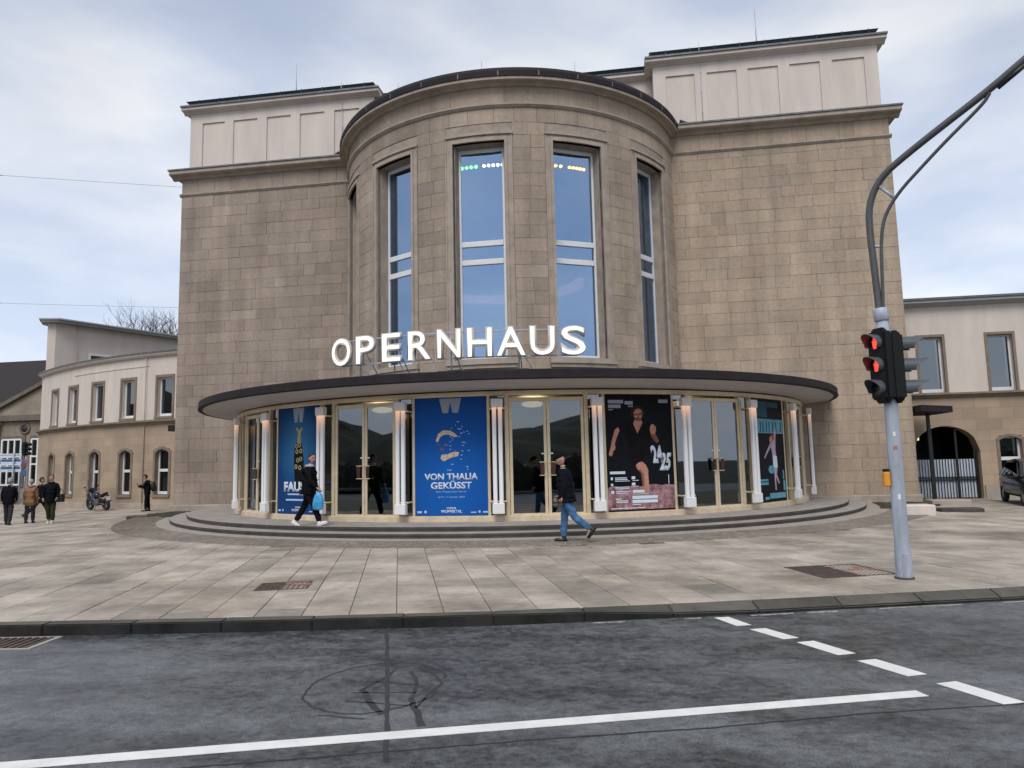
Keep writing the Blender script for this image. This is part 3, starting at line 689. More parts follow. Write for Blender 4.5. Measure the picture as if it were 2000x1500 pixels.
# attic towers
PAN = {-1: [(-13.04, -12.03), (-11.63, -10.54), (-10.12, -9.05), (-8.64, -7.56), (-7.13, -6.05)], 1: [(6.34, 7.42), (7.88, 8.98), (9.39, 10.49), (10.91, 11.99), (12.43, 13.56)]}
for sg, xa, xb in ((-1, -13.6, -5.42), (1, 5.86, 14.03)):
    at = link('attic', None, OH)
    mb = MB(); mb.box(xa+.01, xb-.01, .12, 9, 14.1, 16.8)
    ps = PAN[sg]; e = [xa]+[v for p in ps for v in p]+[xb]
    for a, b in zip(e[0::2], e[1::2]): mb.box(a, b, .04, .13, 14.2, 16.36)
    mb.box(xa, xb, .04, .13, 16.36, 16.8); mb.box(xa, xb, .043, .13, 14.1, 14.34)
    mb.build('attic_wall', m_stucco, at)
    for a, b in ps:
        mb = MB(); mb.box(a+.005, b-.005, .095, .13, 14.345, 16.355); mb.build('recessed_panel', m_stucco, at)
    mb = MB(); mb.extr([(.1, 16.78), (.0, 16.79), (-.04, 16.85), (-.22, 16.875), (-.24, 16.89), (-.24, 17.0), (.1, 17.0)], xa-.28, xb+.28)
    mb.box(xa-.27, xa+.02, .1, 9, 16.84, 17.0); mb.box(xb-.02, xb+.27, .1, 9, 16.84, 17.0); mb.build('cornice', m_stucco, at)
    mb = MB(); mb.box(xa-.3, xb+.3, -.3, 9.2, 17.0, 17.07); mb.build('flashing', m_lead, at)
    mb = MB(); mb.box(xa-.05, xb+.02, -.02, 9, 17.07, 17.14); 
    mb.add([(xa-.12, -.16, 17.30), (xb+.05, -.16, 17.30), (xb+.05, .5, 17.36), (xa-.12, .5, 17.36), (xa+.08, -.06, 17.1), (xb-.12, -.06, 17.1), (xb-.12, .5, 17.1), (xa+.08, .5, 17.1)], [(0, 1, 2, 3), (4, 7, 6, 5), (0, 4, 5, 1), (1, 5, 6, 2), (2, 6, 7, 3), (3, 7, 4, 0)])
    rf = mb.build('roof_edge', m_roof, at)
    x = xa+.5
    while x < xb:
        s_ = MB(); s_.box(x-.012, x+.012, -.175, -.06, 17.14, 17.32); s_.build('seam', m_roof, rf); x += .92
mb = MB(); mb.box(-5.42, 5.86, .95, 9, 14.0, 16.8); mb.build('middle_attic', m_stucco, OH)
mb = MB(); mb.extr([(1.0, 16.72), (.85, 16.8), (.68, 16.88), (.68, 17.0), (1.0, 17.0)], -5.42, 5.86); mb.build('cornice', m_stucco, OH)
mb = MB(); mb.extr([(.64, 17.0), (.64, 17.06), (.9, 17.08), (.78, 17.3), (1.6, 17.36), (8, 17.36), (8, 17.0)], -5.42, 5.86); mb.build('middle_roof', m_roof, OH)
for x, y, z0, z1 in ((-8.82, .05, 17.2, 18.6), (9.78, .05, 17.2, 18.75), (-1.1, 1.2, 17.3, 18.5), (-4.75, 1.2, 17.3, 17.95), (2.8, 1.2, 17.3, 18.0), (-6.75, -.16, 16.9, 17.42), (7.62, -.16, 16.9, 17.5)):
    mb = MB(); mb.tube([(x, y, z0), (x, y, z1)], [.018, .01], 6); mb.build('lightning_rod', m_grey, OH)
for x in (-6.78, 7.65):
    mb = MB(); mb.tube([(x, .02, 14.3), (x, .02, 16.7)], .012, 6)
    for z in (14.8, 15.6, 16.4): mb.box(x-.02, x+.02, .0, .05, z-.03, z+.03)
    mb.build('lightning_conductor', m_grey, OH)
# ------------------------------------------------------------------ canopy
KX, KY, KR = .13, 0.85, 11.44
cp = link('canopy', None, OH); K1 = radians(85.6)
mb = MB(); mb.sweep(KX, KY, [(KR-.14, 3.60), (KR, 3.60), (KR+.012, 3.615), (KR+.012, 3.645), (KR, 3.65), (KR, 3.81), (KR-.02, 3.825), (KR-.6, 3.85), (KR-.6, 3.62)], -K1, K1, 120); mb.build('fascia', m_fascia, cp)
mb = MB(); mb.sweep(KX, KY, [(5.0, 3.495), (KR-.9, 3.515), (KR-.14, 3.595), (KR-.14, 3.62), (5.0, 3.62)], -K1, K1, 120); mb.build('soffit', m_soffit, cp)
mb = MB(); mb.sweep(KX, KY, [(5.0, 3.6), (KR-.5, 3.62), (KR-.5, 3.88), (5.0, 3.98)], -K1, K1, 90); mb.build('roof_deck', m_lead, cp)
mb = MB(); mb.box(10.9, 11.75, -.12, .05, 3.84, 3.97); mb.build('stone_ledge', m_stucco, OH)
# ------------------------------------------------------------------ glazed entrance front
GR = 10.4; G0 = radians(-1.4); GP = radians(27.0); HD = radians(5.4)
mb = MB(); mb.sweep(CX, CY, [(GR-.2, .2), (GR+.12, .2), (GR+.12, .34), (GR+.06, .365), (GR-.2, .365)], radians(-80), radians(78), 120); mb.build('sill', m_sill, OH)
mb = MB(); mb.sweep(CX, CY, [(GR-.12, 3.36), (GR+.07, 3.36), (GR+.09, 3.40), (GR+.09, 3.47), (GR-.12, 3.51)], radians(-80), radians(78), 120); mb.build('head_rail', m_brass, OH)
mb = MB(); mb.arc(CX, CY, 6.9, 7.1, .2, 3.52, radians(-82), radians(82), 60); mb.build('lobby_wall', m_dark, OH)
doors = [G0-GP*1.5+GP*k for k in range(-1, 5)]; posts = [G0+GP*k for k in range(-2, 3)]
def post(a, w_=.09, d_=.14, name='post'):
    M = frame(CX, CY, GR+.05, a); s_ = MB(); s_.box(-w_/2, w_/2, -.02, d_, .3, 3.40, 0, M); return s_.build(name, m_brass, OH, bevel=.008)
for d in doors:
    if abs(d) > radians(75): continue
    for sg in (-1, 1):
        post(d+sg*(HD+radians(.15)), .10)
        M = frame(CX, CY, GR, d+sg*radians(6.75)); s_ = MB(); s_.box(-.16, .16, .02, .03, .365, 3.36, 0, M); s_.build('side_pane', m_glassd, OH)
        post(d+sg*radians(8.1), .07)
    # double door
    M = frame(CX, CY, GR*cos(HD)+.02, d); wd = GR*sin(HD)-.03
    do = link('door', None, OH)
    for sg in (-1, 1):
        x0, x1 = (.006, wd) if sg > 0 else (-wd, -.006)
        s_ = MB(); s_.box(x0, x0+.075, -.03, .03, .245, 3.30, 0, M); s_.box(x1-.075, x1, -.03, .03, .245, 3.30, 0, M); s_.box(x0+.075, x1-.075, -.027, .027, .245, .40, 0, M); s_.box(x0+.075, x1-.075, -.027, .027, 3.20, 3.30, 0, M)
        s_.build('leaf_frame', m_brass, do, bevel=.006)
        s_ = MB(); s_.box(x0+.07, x1-.07, -.006, .006, .39, 3.21, 0, M); s_.build('pane', m_glassd, do)
        hx = sg*.05; s_ = MB()
        for zz in (1.33, 1.66): s_.tube([M @ Vector((hx, -.03, zz)), M @ Vector((hx+sg*.01, -.1, zz)), M @ Vector((hx+sg*.16, -.1, zz))], .012, 8)
        s_.build('handle', m_brass, do)
        s_ = MB(); s_.plate([(hx+sg*.05, 1.35), (hx+sg*.13, 1.35), (hx+sg*.15, 1.64), (hx+sg*.04, 1.64)], -.112, -.088, 0, M); s_.build('grip', MATS.get('oxblood_leather') or mat('oxblood_leather', (.05, .013, .009), .5), do)
        s_ = MB(); s_.box(hx+sg*.05-.05, hx+sg*.05+.05, -.012, -.007, 1.86, 1.89, 0, M); s_.build('door_sticker', m_white, do)
m_lampc = mat('ceiling_lamp_glow', (.9, .85, .7), .5, var=0, emit=(1, .78, .45), es=2.6)
for d in doors[1:5]:
    x, y = arcp(CX, CY, 9.2, d-radians(1.5)); mb = MB(); mb.ell((x, y, 3.22), (.30, .30, .085), 20, 8); mb.build('ceiling_lamp', m_lampc, OH)
mb = MB(); mb.arc(CX, CY, 7.2, 10.1, 3.42, 3.48, radians(-80), radians(80), 60); mb.build('lobby_ceiling', m_soffit, OH)
m_lobbyblue = mat('blue_lobby_banner', (.012, .06, .30), .5, var=.1)
for q in (13.6, 15.9):
    M = frame(CX, CY, 8.9, radians(q)); s_ = MB(); s_.box(-.14, .14, 0, .02, 1.75, 2.75, 0, M); s_.build('lobby_banner', m_lobbyblue, OH)
mb = MB(); mb.tube([arcp(CX, CY, 8.6, radians(14))+(1.55,), arcp(CX, CY, 8.2, radians(17.5))+(1.78,)], .025, 8); mb.build('lobby_strip_light', mat('strip_light', (.9, .8, .3), .5, var=0, emit=(1, .82, .2), es=2.5), OH)
# ------------------------------------------------------------------ small lamps seen through the drum windows
gl = thing('light_garland', 'row of small green, white and orange lamps inside the drum windows', 'lights', (0, -3.9, 11.3))
cols = {'green': (.15, 1, .1), 'white': (1, .72, .45), 'orange': (1, .38, .05)}
mg = {k: mat('lamp_'+k, c, .4, var=0, emit=c, es=22) for k, c in cols.items()}
seq = [(-9.0, 'green'), (-7.3, 'green'), (-5.6, 'green'), (-3.9, 'green'), (-1.0, 'white'), (.6, 'white'), (2.2, 'white'), (3.8, 'white'), (5.4, 'white'), (22.2, 'green'), (24, 'orange'), (25.9, 'orange'), (29.2, 'orange'), (30.6, 'orange'), (32, 'orange'), (33.4, 'orange'), (34.8, 'orange')]
for q, c in seq:
    x, y = arcp(DX, DY, 5.6, radians(q)); s_ = MB(); s_.ell((x, y, 11.63), (.06, .06, .05), 10, 6); s_.build('bulb', mg[c], gl)
s_ = MB(); s_.arc(DX, DY, 5.58, 5.62, 11.685, 11.71, radians(-11), radians(37), 24); s_.build('cable', m_black, gl)
# ------------------------------------------------------------------ sign
SR = 10.3; sg_ = thing('sign', 'white illuminated OPERNHAUS letters standing on the dark canopy', 'sign', arcp(CX, CY, SR, 0)+(3.9,))
m_letter = mat('letter_face_glow', (.85, .85, .84), .4, var=0, emit=(1, .97, .92), es=.38)
m_letters = mat('letter_return', (.55, .50, .44), .5, var=.05)
for k, ch in enumerate('OPERNHAUS'):
    a = radians(-19.3+4.45*k); M = frame(CX, CY, SR, a, 4.36)
    wdt = dict(O=.69, P=.62, E=.59, R=.67, N=.66, H=.68, A=.78, U=.67, S=.68)[ch]
    o = text(ch, 'letter', m_letters, sg_, M, width=wdt, height=.79, ext=.10, bold=.042)
    text(ch, 'letter_face', m_letter, o, M @ Matrix.Translation((0, -.101, .028)), width=wdt-.055, height=.735, ext=.006, bold=.0)
for z in (4.36+.70, 4.36+.02):
    s_ = MB(); s_.arc(CX, CY, SR-.13, SR-.10, z, z+.04, radians(-20), radians(17), 40); s_.build('rail', m_grey, sg_)
for q in (-16.5, -10.5, -1.5, 8.5):
    a = radians(q); P0 = Vector(arcp(CX, CY, SR-.12, a)+(5.0,)); P1 = Vector(arcp(CX, CY, SR-.12, a)+(3.95,)); P2 = Vector(arcp(CX, CY, SR-1.0, a+.01)+(3.95,)); P3 = Vector(arcp(CX, CY, SR-.05, a+.035)+(4.0,))
    s_ = MB(); s_.tube([P0, P1], .022, 6); s_.tube([P0, P2], .016, 6); s_.tube([P0-Vector((.1, 0, .1)), P3], .016, 6); s_.build('strut', m_grey, sg_)
    M = frame(CX, CY, SR+.35, a); s_ = MB(); s_.box(-.26, .26, 0, .4, 3.83, 4.02, 0, M); s_.build('ballast_block', m_black, sg_, bevel=.03)
# ------------------------------------------------------------------ twin tube lamps beside the doors
m_tube = mat('opal_tube', (.80, .81, .83), .5, var=0, spec=.2)
t_ = m_tube.node_tree; g_ = N(t_, 'ShaderNodeTexCoord'); sp0 = N(t_, 'ShaderNodeSeparateXYZ'); L(t_, g_.outputs['Object'], sp0.inputs[0])
mr0 = N(t_, 'ShaderNodeMapRange'); mr0.inputs['From Min'].default_value = 2.35; mr0.inputs['From Max'].default_value = 3.05; mr0.inputs['To Min'].default_value = 0; mr0.inputs['To Max'].default_value = .7; L(t_, sp0.outputs[2], mr0.inputs['Value'])
pw0 = N(t_, 'ShaderNodeMath', operation='POWER'); pw0.inputs[1].default_value = 2.4; L(t_, mr0.outputs[0], pw0.inputs[0])
b_0 = t_.nodes['Principled BSDF']; b_0.inputs['Emission Color'].default_value = (1, .45, .16, 1); L(t_, pw0.outputs[0], b_0.inputs['Emission Strength'])
lamp_lab = {(-1.5, -1): 'white twin tube lamp beyond the leftmost glass door by the bare wall', (-1.5, 1): 'white twin tube lamp between the end door and the FAUST poster',
  (-.5, -1): 'white twin tube lamp between the FAUST poster and a double door', (-.5, 1): 'white twin tube lamp between a double door and the VON THALIA poster',
  (.5, -1): 'white twin tube lamp between the VON THALIA poster and the middle door', (.5, 1): 'white twin tube lamp between the middle door and the 24 25 poster',
  (1.5, -1): 'white twin tube lamp between the 24 25 poster and a double door', (1.5, 1): 'white twin tube lamp between a double door and the cyan dancer poster',
  (2.5, -1): 'white twin tube lamp just beyond the cyan dancer poster', (2.5, 1): 'white twin tube lamp at the end of the glass front by the stone wall'}
lamp_proto = None
for (kk, sg), lab in lamp_lab.items():
    a = G0+GP*kk+sg*radians(6.75); M = frame(CX, CY, GR+.30, a)
    if lamp_proto is None:
        t = link('tube_lamp', None, None, M); 
        for x in (-.075, .075):
            s_ = MB(); s_.box(x-.05, x+.05, -.05, .04, .66, 3.05); s_.v = [M @ v for v in s_.v]; s_.build('tube', m_tube, t, bevel=.015)
            s_ = MB(); s_.tube([(x, 0, 3.01), (x, 0, 3.06)], [.045, .058], 12); s_.v = [M @ v for v in s_.v]; s_.build('socket', m_white, t)
        for z0, z1 in ((.42, .68), (3.04, 3.26)):
            s_ = MB(); s_.box(-.15, .15, -.075, .075, z0, z1); s_.v = [M @ v for v in s_.v]; s_.build('cap', m_white, t, bevel=.012)
        for z in (.72, 3.02):
            s_ = MB(); s_.box(-.20, .20, .02, .05, z-.02, z+.02); s_.box(-.2, -.17, .05, .28, z-.02, z+.02); s_.box(.17, .2, .05, .28, z-.02, z+.02); s_.v = [M @ v for v in s_.v]; s_.build('bracket', m_brass, t)
        s_ = MB(); s_.box(-.02, .02, .055, .075, .6, 3.1); s_.v = [M @ v for v in s_.v]; s_.build('spine', m_black, t)
        lamp_proto = t
    else:
        t = lamp_proto.copy(); COL.objects.link(t); t.matrix_basis = M; WM[t.name] = M
        for ch in lamp_proto.children:
            c = ch.copy(); COL.objects.link(c); c.parent = t
    tag(t, lab, 'lamp', 'tube lamps along the glazed entrance')
# ------------------------------------------------------------------ posters
PW = 1.94; PZ0, PZ1 = .375, 3.355
def poster_mat(name, inner, outer, cz=.55, dark=None, r0=.0, r1=.8, sx=1.4):
    m = bpy.data.materials.new(name); m.use_nodes = True; t = m.node_tree; b = t.nodes['Principled BSDF']; b.inputs['Roughness'].default_value = .6; b.inputs['Specular IOR Level'].default_value = .15
    g = N(t, 'ShaderNodeTexCoord'); sp = N(t, 'ShaderNodeSeparateXYZ'); L(t, g.outputs['Generated'], sp.inputs[0])
    mp = N(t, 'ShaderNodeMapping'); mp.inputs['Location'].default_value = (-.5*sx, 0, -cz*sx*1.3); mp.inputs['Scale'].default_value = (sx, 0, sx*1.3); L(t, g.outputs['Generated'], mp.inputs[0])
    ln = N(t, 'ShaderNodeVectorMath', operation='LENGTH'); L(t, mp.outputs[0], ln.inputs[0])
    rp = N(t, 'ShaderNodeValToRGB'); rp.color_ramp.elements[0].position = r0; rp.color_ramp.elements[0].color = tuple(inner)+(1,); rp.color_ramp.elements[1].position = r1; rp.color_ramp.elements[1].color = tuple(outer)+(1,)
    L(t, ln.outputs['Value'], rp.inputs[0]); L(t, rp.outputs[0], b.inputs['Base Color']); MATS[name] = m; return m
m_pr_white = mat('print_white', (.66, .74, .86), .5, var=0); m_pr_grey = mat('print_grey', (.33, .36, .44), .5, var=0); m_pr_pale = mat('print_pale_blue', (.42, .56, .78), .5, var=0)
m_pr_skin = mat('print_skin', (.50, .25, .18), .6, var=.35, scale=3); m_pr_skin2 = mat('print_skin_dark', (.24, .105, .075), .6, var=.4, scale=4); m_pr_blk = mat('print_black', (.006, .006, .009), .6, var=.3, scale=5); m_pr_dress = mat('print_charcoal', (.0085, .0062, .007), .7, var=.5, scale=5)
m_pr_gold = mat('print_ochre', (.42, .33, .15), .6, var=.4, scale=20); m_pr_cream = mat('print_cream', (.66, .50, .38), .6, var=.45, scale=9); m_pr_red = mat('print_red', (.45, .07, .05), .6, var=.2)
m_pr_pink = mat('print_dusty_pink', (.20, .085, .10), .7, var=.7, scale=6, col2=(.30, .17, .19)); m_pr_cyan = mat('print_cyan', (.12, .32, .42), .6, var=.2, scale=4); m_pr_navy = mat('print_teal_dark', (.03, .085, .11), .6, var=.2); m_pr_lil = mat('print_lilac', (.45, .36, .45), .6, var=.2, scale=4)
def poster(k, label, mbase):
    a = G0+GP*k; M = frame(CX, CY, GR*cos(radians(5.4))+.06, a)
    o = link('poster', None, None, M @ Matrix.Translation((0, 0, PZ0))); tag(o, label, 'poster', 'posters in the glazed front')
    s_ = MB(); s_.box(-PW/2, PW/2, 0, .025, PZ0, PZ1, 0, M); s_.build('panel', mbase, o)
    def shape(polys, m, y=-.002, name='print'):
        s_ = MB()
        for p in polys: s_.plate([(x*PW-PW/2, PZ0+z*(PZ1-PZ0)) for x, z in p], y, y+.0015, 0, M)
        return s_.build(name, m, o)
    def oval(x, z, rx, rz, n=14, ph=0): return [(x+rx*cos(2*pi*i/n+ph), z+rz*sin(2*pi*i/n+ph)) for i in range(n)]
    def bars(rows, m, y=-.002, name='small_print'):
        for x0, x1, z0, h in rows: shape([[(x0, z0), (x1, z0), (x1, z0+h), (x0, z0+h)]], m, y, name)
    def txt(s, x, z, wd, h, m, bold=.0, shear=0, name='lettering'): return text(s, name, m, o, M @ Matrix.Translation((x*PW-PW/2, -.002, PZ0+z*(PZ1-PZ0))), width=wd*PW, height=h*(PZ1-PZ0), ext=.0015, bold=bold, shear=shear)
    return shape, oval, bars, txt
W_ = lambda cx, w, h: [(cx-w/2, .992), (cx+w/2, .992), (cx+w*.35, .992-h), (cx+w*.1, .992-h), (cx, .992-h*.28), (cx-w*.1, .992-h), (cx-w*.35, .992-h)]
def logos(bars, txt):
    txt('OPER', .5, .052, .13, .017, m_pr_white, .02); txt('WUPPERTAL', .5, .022, .28, .024, m_pr_white, .02)
    bars([(.04, .10, .022, .016), (.135, .165, .022, .02), (.76, .83, .022, .008), (.86, .885, .022, .018), (.92, .985, .022, .012)], m_pr_pale)
m_p1 = poster_mat('faust_blue', (.035, .20, .40), (.006, .045, .17), cz=.62, r1=.75)
shape, oval, bars, txt = poster(-1, 'blue FAUST poster with dark ornate statue behind the glass front', m_p1)
shape([W_(.5, .26, .135)], m_pr_grey)
shape([[(.44, .20), (.62, .20), (.63, .48), (.60, .60), (.58, .66), (.48, .68), (.41, .62), (.40, .45)]], m_pr_blk, -.002)
shape([[(.47, .66), (.56, .66), (.55, .75), (.60, .80), (.57, .805), (.52, .78), (.50, .79), (.46, .81), (.44, .80), (.49, .76)]], m_pr_gold, -.0022)
for x, z in ((.46, .63), (.53, .64), (.47, .58), (.56, .585), (.49, .50), (.56, .51), (.45, .44), (.54, .43)): shape([oval(x, z, .035, .022)], m_pr_gold, -.0035); shape([oval(x, z, .016, .011)], m_pr_blk, -.005)
txt('FAUST', .48, .205, .62, .095, m_pr_white, .05)
bars([(.26, .62, .175, .014), (.22, .70, .122, .016)], m_pr_pale); logos(bars, txt)
m_p2 = poster_mat('thalia_blue', (.006, .115, .46), (.006, .062, .27), cz=.35, r1=1.0, sx=1.0)
shape, oval, bars, txt = poster(0, 'bright blue VON THALIA GEKUESST poster between two doors', m_p2)
shape([W_(.5, .30, .125)], m_pr_grey)
shape([[(.30, .63), (.33, .69), (.40, .72), (.50, .715), (.56, .69), (.60, .665), (.55, .66), (.47, .685), (.40, .68), (.35, .655), (.33, .62)]], m_pr_cream)
shape([[(.36, .48), (.40, .455), (.48, .48), (.60, .50), (.61, .53), (.53, .535), (.46, .515), (.38, .515)]], m_pr_cream)
shape([oval(.44, .595, .025, .008), oval(.38, .56, .02, .012), oval(.33, .60, .015, .006)], m_pr_red)
shape([oval(random.uniform(.35, .75), random.uniform(.38, .8), random.uniform(.006, .02), .0035, 8, random.random()) for _ in range(34)], m_pr_pale)
txt('VON THALIA', .5, .298, .72, .056, m_pr_white, .03); txt('GEKÜSST', .5, .222, .55, .070, m_pr_white, .03)
txt('Eine Wuppertaler Revue', .5, .190, .40, .016, m_pr_pale, .0); txt('ab Fr. 17. Januar 2025', .5, .145, .36, .016, m_pr_pale, .01); logos(bars, txt)
m_p3 = poster_mat('season_black', (.007, .008, .013), (.004, .005, .008), cz=.5)
shape, oval, bars, txt = poster(1, 'black 24 25 season poster with running woman in dark dress', m_p3)
def cp_(*pts):
    o = []
    for x, y in pts: t = (y-95)/1295; o.append(((x-(150+35*t))/(718+42*t), 1-t))
    return o
shape([[(.01, .012), (.99, .012), (.99, .21), (.86, .218), (.8, .21), (.7, .222), (.6, .218), (.45, .20), (.35, .212), (.2, .205), (.1, .214), (.01, .20)]], m_pr_pink)
shape([oval(.16+.12*i+.03*sin(3*i), .165-.02*(i%3), .045, .014) for i in range(7)], mat('print_pale_pink', (.36, .22, .24), .7, var=.4, scale=8), -.003)
shape([cp_((310, 470), (345, 420), (440, 400), (465, 430), (503, 540), (560, 430), (600, 405), (650, 430), (665, 520), (640, 600), (630, 700), (635, 780), (600, 800), (545, 850), (500, 880), (470, 900), (430, 830), (400, 790), (415, 700), (400, 600), (375, 540), (315, 510))], m_pr_dress, -.0032)
shape([cp_((475, 385), (545, 385), (562, 420), (505, 535), (460, 425))], m_pr_skin, -.0045)
shape([cp_((440, 365), (428, 310), (448, 250), (500, 218), (556, 234), (586, 285), (584, 345), (566, 365), (545, 300), (470, 310))], mat('print_hair', (.032, .017, .012), .7, var=.3), -.0036)
shape([cp_((462, 300), (480, 262), (520, 252), (552, 275), (560, 320), (552, 365), (530, 398), (505, 402), (480, 380), (465, 345))], m_pr_skin2, -.005)
shape([cp_((470, 300), (495, 268), (528, 264), (548, 285), (548, 305), (500, 310), (478, 325)), cp_((520, 335), (550, 332), (548, 360), (522, 362)), cp_((474, 335), (505, 332), (505, 352), (482, 358))], m_pr_skin, -.0062)
shape([cp_((478, 316), (500, 312), (500, 322), (480, 325)), cp_((524, 312), (548, 309), (548, 319), (526, 321)), cp_((518, 374), (542, 372), (538, 379), (521, 380))], m_pr_blk, -.0075)
shape([cp_((265, 490), (300, 465), (315, 500), (285, 580), (265, 650), (272, 690), (265, 720), (250, 720), (240, 775), (215, 788), (200, 765), (220, 690), (235, 610))], m_pr_skin, -.0045)
shape([cp_((645, 545), (700, 540), (740, 620), (720, 650), (680, 610))], m_pr_skin2, -.0045)
shape([cp_((640, 470), (650, 440), (675, 430), (700, 460), (708, 500), (695, 540), (655, 545), (640, 510))], m_pr_skin, -.006)
shape([cp_((488, 890), (520, 860), (560, 850), (600, 890), (628, 950), (625, 985), (632, 1080), (635, 1180), (600, 1195), (575, 1150), (560, 1080), (548, 980), (510, 940))], m_pr_skin, -.0047)
shape([cp_((510, 940), (548, 980), (560, 1080), (578, 1150), (585, 1080), (575, 990), (545, 940))], m_pr_skin2, -.006)
txt('24', .745, .40, .19, .155, m_pr_white, .05, -.35); txt('25', .87, .335, .18, .155, m_pr_white, .05, .3)
bars([(.02+.04, .28, .92, .03), (.06, .24, .88, .03), (.06, .13, .862, .008), (.30, .42, .91, .03), (.35, .42, .89, .01), (.80, .94, .925, .03)], m_pr_grey)
bars([(.05, .27, .315, .022), (.06, .09, .265, .024), (.12, .29, .278, .008), (.12, .30, .264, .008), (.12, .33, .252, .005), (.06, .09, .215, .02), (.36, .41, .268, .024), (.37, .46, .255, .005), (.36, .41, .215, .024), (.37, .46, .205, .005), (.12, .32, .20, .006), (.12, .32, .187, .006), (.06, .10, .15, .024), (.13, .34, .165, .006), (.13, .30, .15, .006), (.37, .54, .152, .024), (.37, .6, .14, .004), (.12, .2, .10, .008), (.13, .3, .085, .007), (.13, .3, .072, .007), (.36, .73, .10, .026), (.36, .73, .066, .026), (.36, .48, .05, .006), (.05, .55, .022, .006), (.90, .91, .22, .08)], m_pr_white, -.006)
m_p4 = poster_mat('dance_black', (.010, .008, .014), (.006, .007, .010), cz=.45)
shape, oval, bars, txt = poster(2, 'black and cyan dance poster beside the stone wall', m_p4)
bars([(.12, .50, .82, .155)], m_pr_navy); bars([(.52, .85, .92, .05)], m_pr_navy)
shape([[(.18, .665), (.98, .66), (.98, .80), (.18, .805)]], m_pr_cyan)
for x in (.26, .34, .45, .53, .64, .75, .90): shape([[(x, .675), (x+.02, .675), (x+.025, .775), (x, .775)]], m_pr_blk, -.0035)
shape([[(.70, .70), (.745, .70), (.72, .60), (.70, .50), (.72, .42), (.74, .34), (.70, .26), (.78, .17), (.74, .17), (.66, .25), (.67, .11), (.63, .11), (.62, .27), (.60, .36), (.60, .44), (.56, .53), (.44, .47), (.35, .415), (.33, .425), (.42, .49), (.55, .575), (.64, .60)]], m_pr_lil, -.0045)
shape([oval(.57, .60, .05, .035)], m_pr_skin, -.006); shape([oval(.62, .62, .06, .03)], m_pr_red, -.0055); shape([oval(.54, .31, .10, .04)], m_pr_cyan, -.006); shape([[(.60, .45), (.73, .44), (.74, .33), (.60, .32)]], m_pr_white, -.0055)
bars([(.45, .96, .03, .052), (.30, .43, .022, .028), (.02, .2, .022, .02), (.10, .42, .20, .02), (.16, .42, .165, .025), (.90, .96, .10, .10), (.90, .94, .21, .09)], m_pr_cyan)
# ------------------------------------------------------------------ side wings
def ashlar(name, c1, c2, sw=.9, sh=.42):
    # far masonry whose stones are too small to tell apart
    m = bpy.data.materials.new(name); m.use_nodes = True; t = m.node_tree; b = t.nodes['Principled BSDF']; b.inputs['Roughness'].default_value = .88
    ge = N(t, 'ShaderNodeNewGeometry'); sp = N(t, 'ShaderNodeSeparateXYZ'); L(t, ge.outputs['Position'], sp.inputs[0])
    cb = N(t, 'ShaderNodeCombineXYZ'); L(t, sp.outputs[0], cb.inputs[0]); L(t, sp.outputs[2], cb.inputs[1])
    br = N(t, 'ShaderNodeTexBrick'); br.inputs['Scale'].default_value = 1; br.inputs['Brick Width'].default_value = sw; br.inputs['Row Height'].default_value = sh; br.inputs['Mortar Size'].default_value = .006; br.inputs['Bias'].default_value = 0
    br.inputs['Color1'].default_value = tuple(c1)+(1,); br.inputs['Color2'].default_value = tuple(c2)+(1,); br.inputs['Mortar'].default_value = tuple(x*.7 for x in c1)+(1,); L(t, cb.outputs[0], br.inputs['Vector'])
    nz = N(t, 'ShaderNodeTexNoise'); nz.inputs['Scale'].default_value = .5; nz.inputs['Detail'].default_value = 6; L(t, ge.outputs['Position'], nz.inputs['Vector'])
    rp = N(t, 'ShaderNodeValToRGB'); rp.color_ramp.elements[0].position = .3; rp.color_ramp.elements[0].color = (.72, .72, .7, 1); rp.color_ramp.elements[1].position = .7; rp.color_ramp.elements[1].color = (1.15, 1.1, 1.05, 1); L(t, nz.outputs['Fac'], rp.inputs[0])
    x = N(t, 'ShaderNodeMix', data_type='RGBA', blend_type='MULTIPLY'); x.inputs['Factor'].default_value = 1; L(t, br.outputs[0], x.inputs['A']); L(t, rp.outputs[0], x.inputs['B']); L(t, x.outputs['Result'], b.inputs['Base Color'])
    return m
m_ash = ashlar('wing_ashlar', (.345, .275, .21), (.42, .325, .24))
m_wsur = mat('wing_window_stone', (.21, .165, .125), .85, var=.2, scale=3)
m_coping = mat('grey_coping', (.36, .37, .38), .6, var=.1)
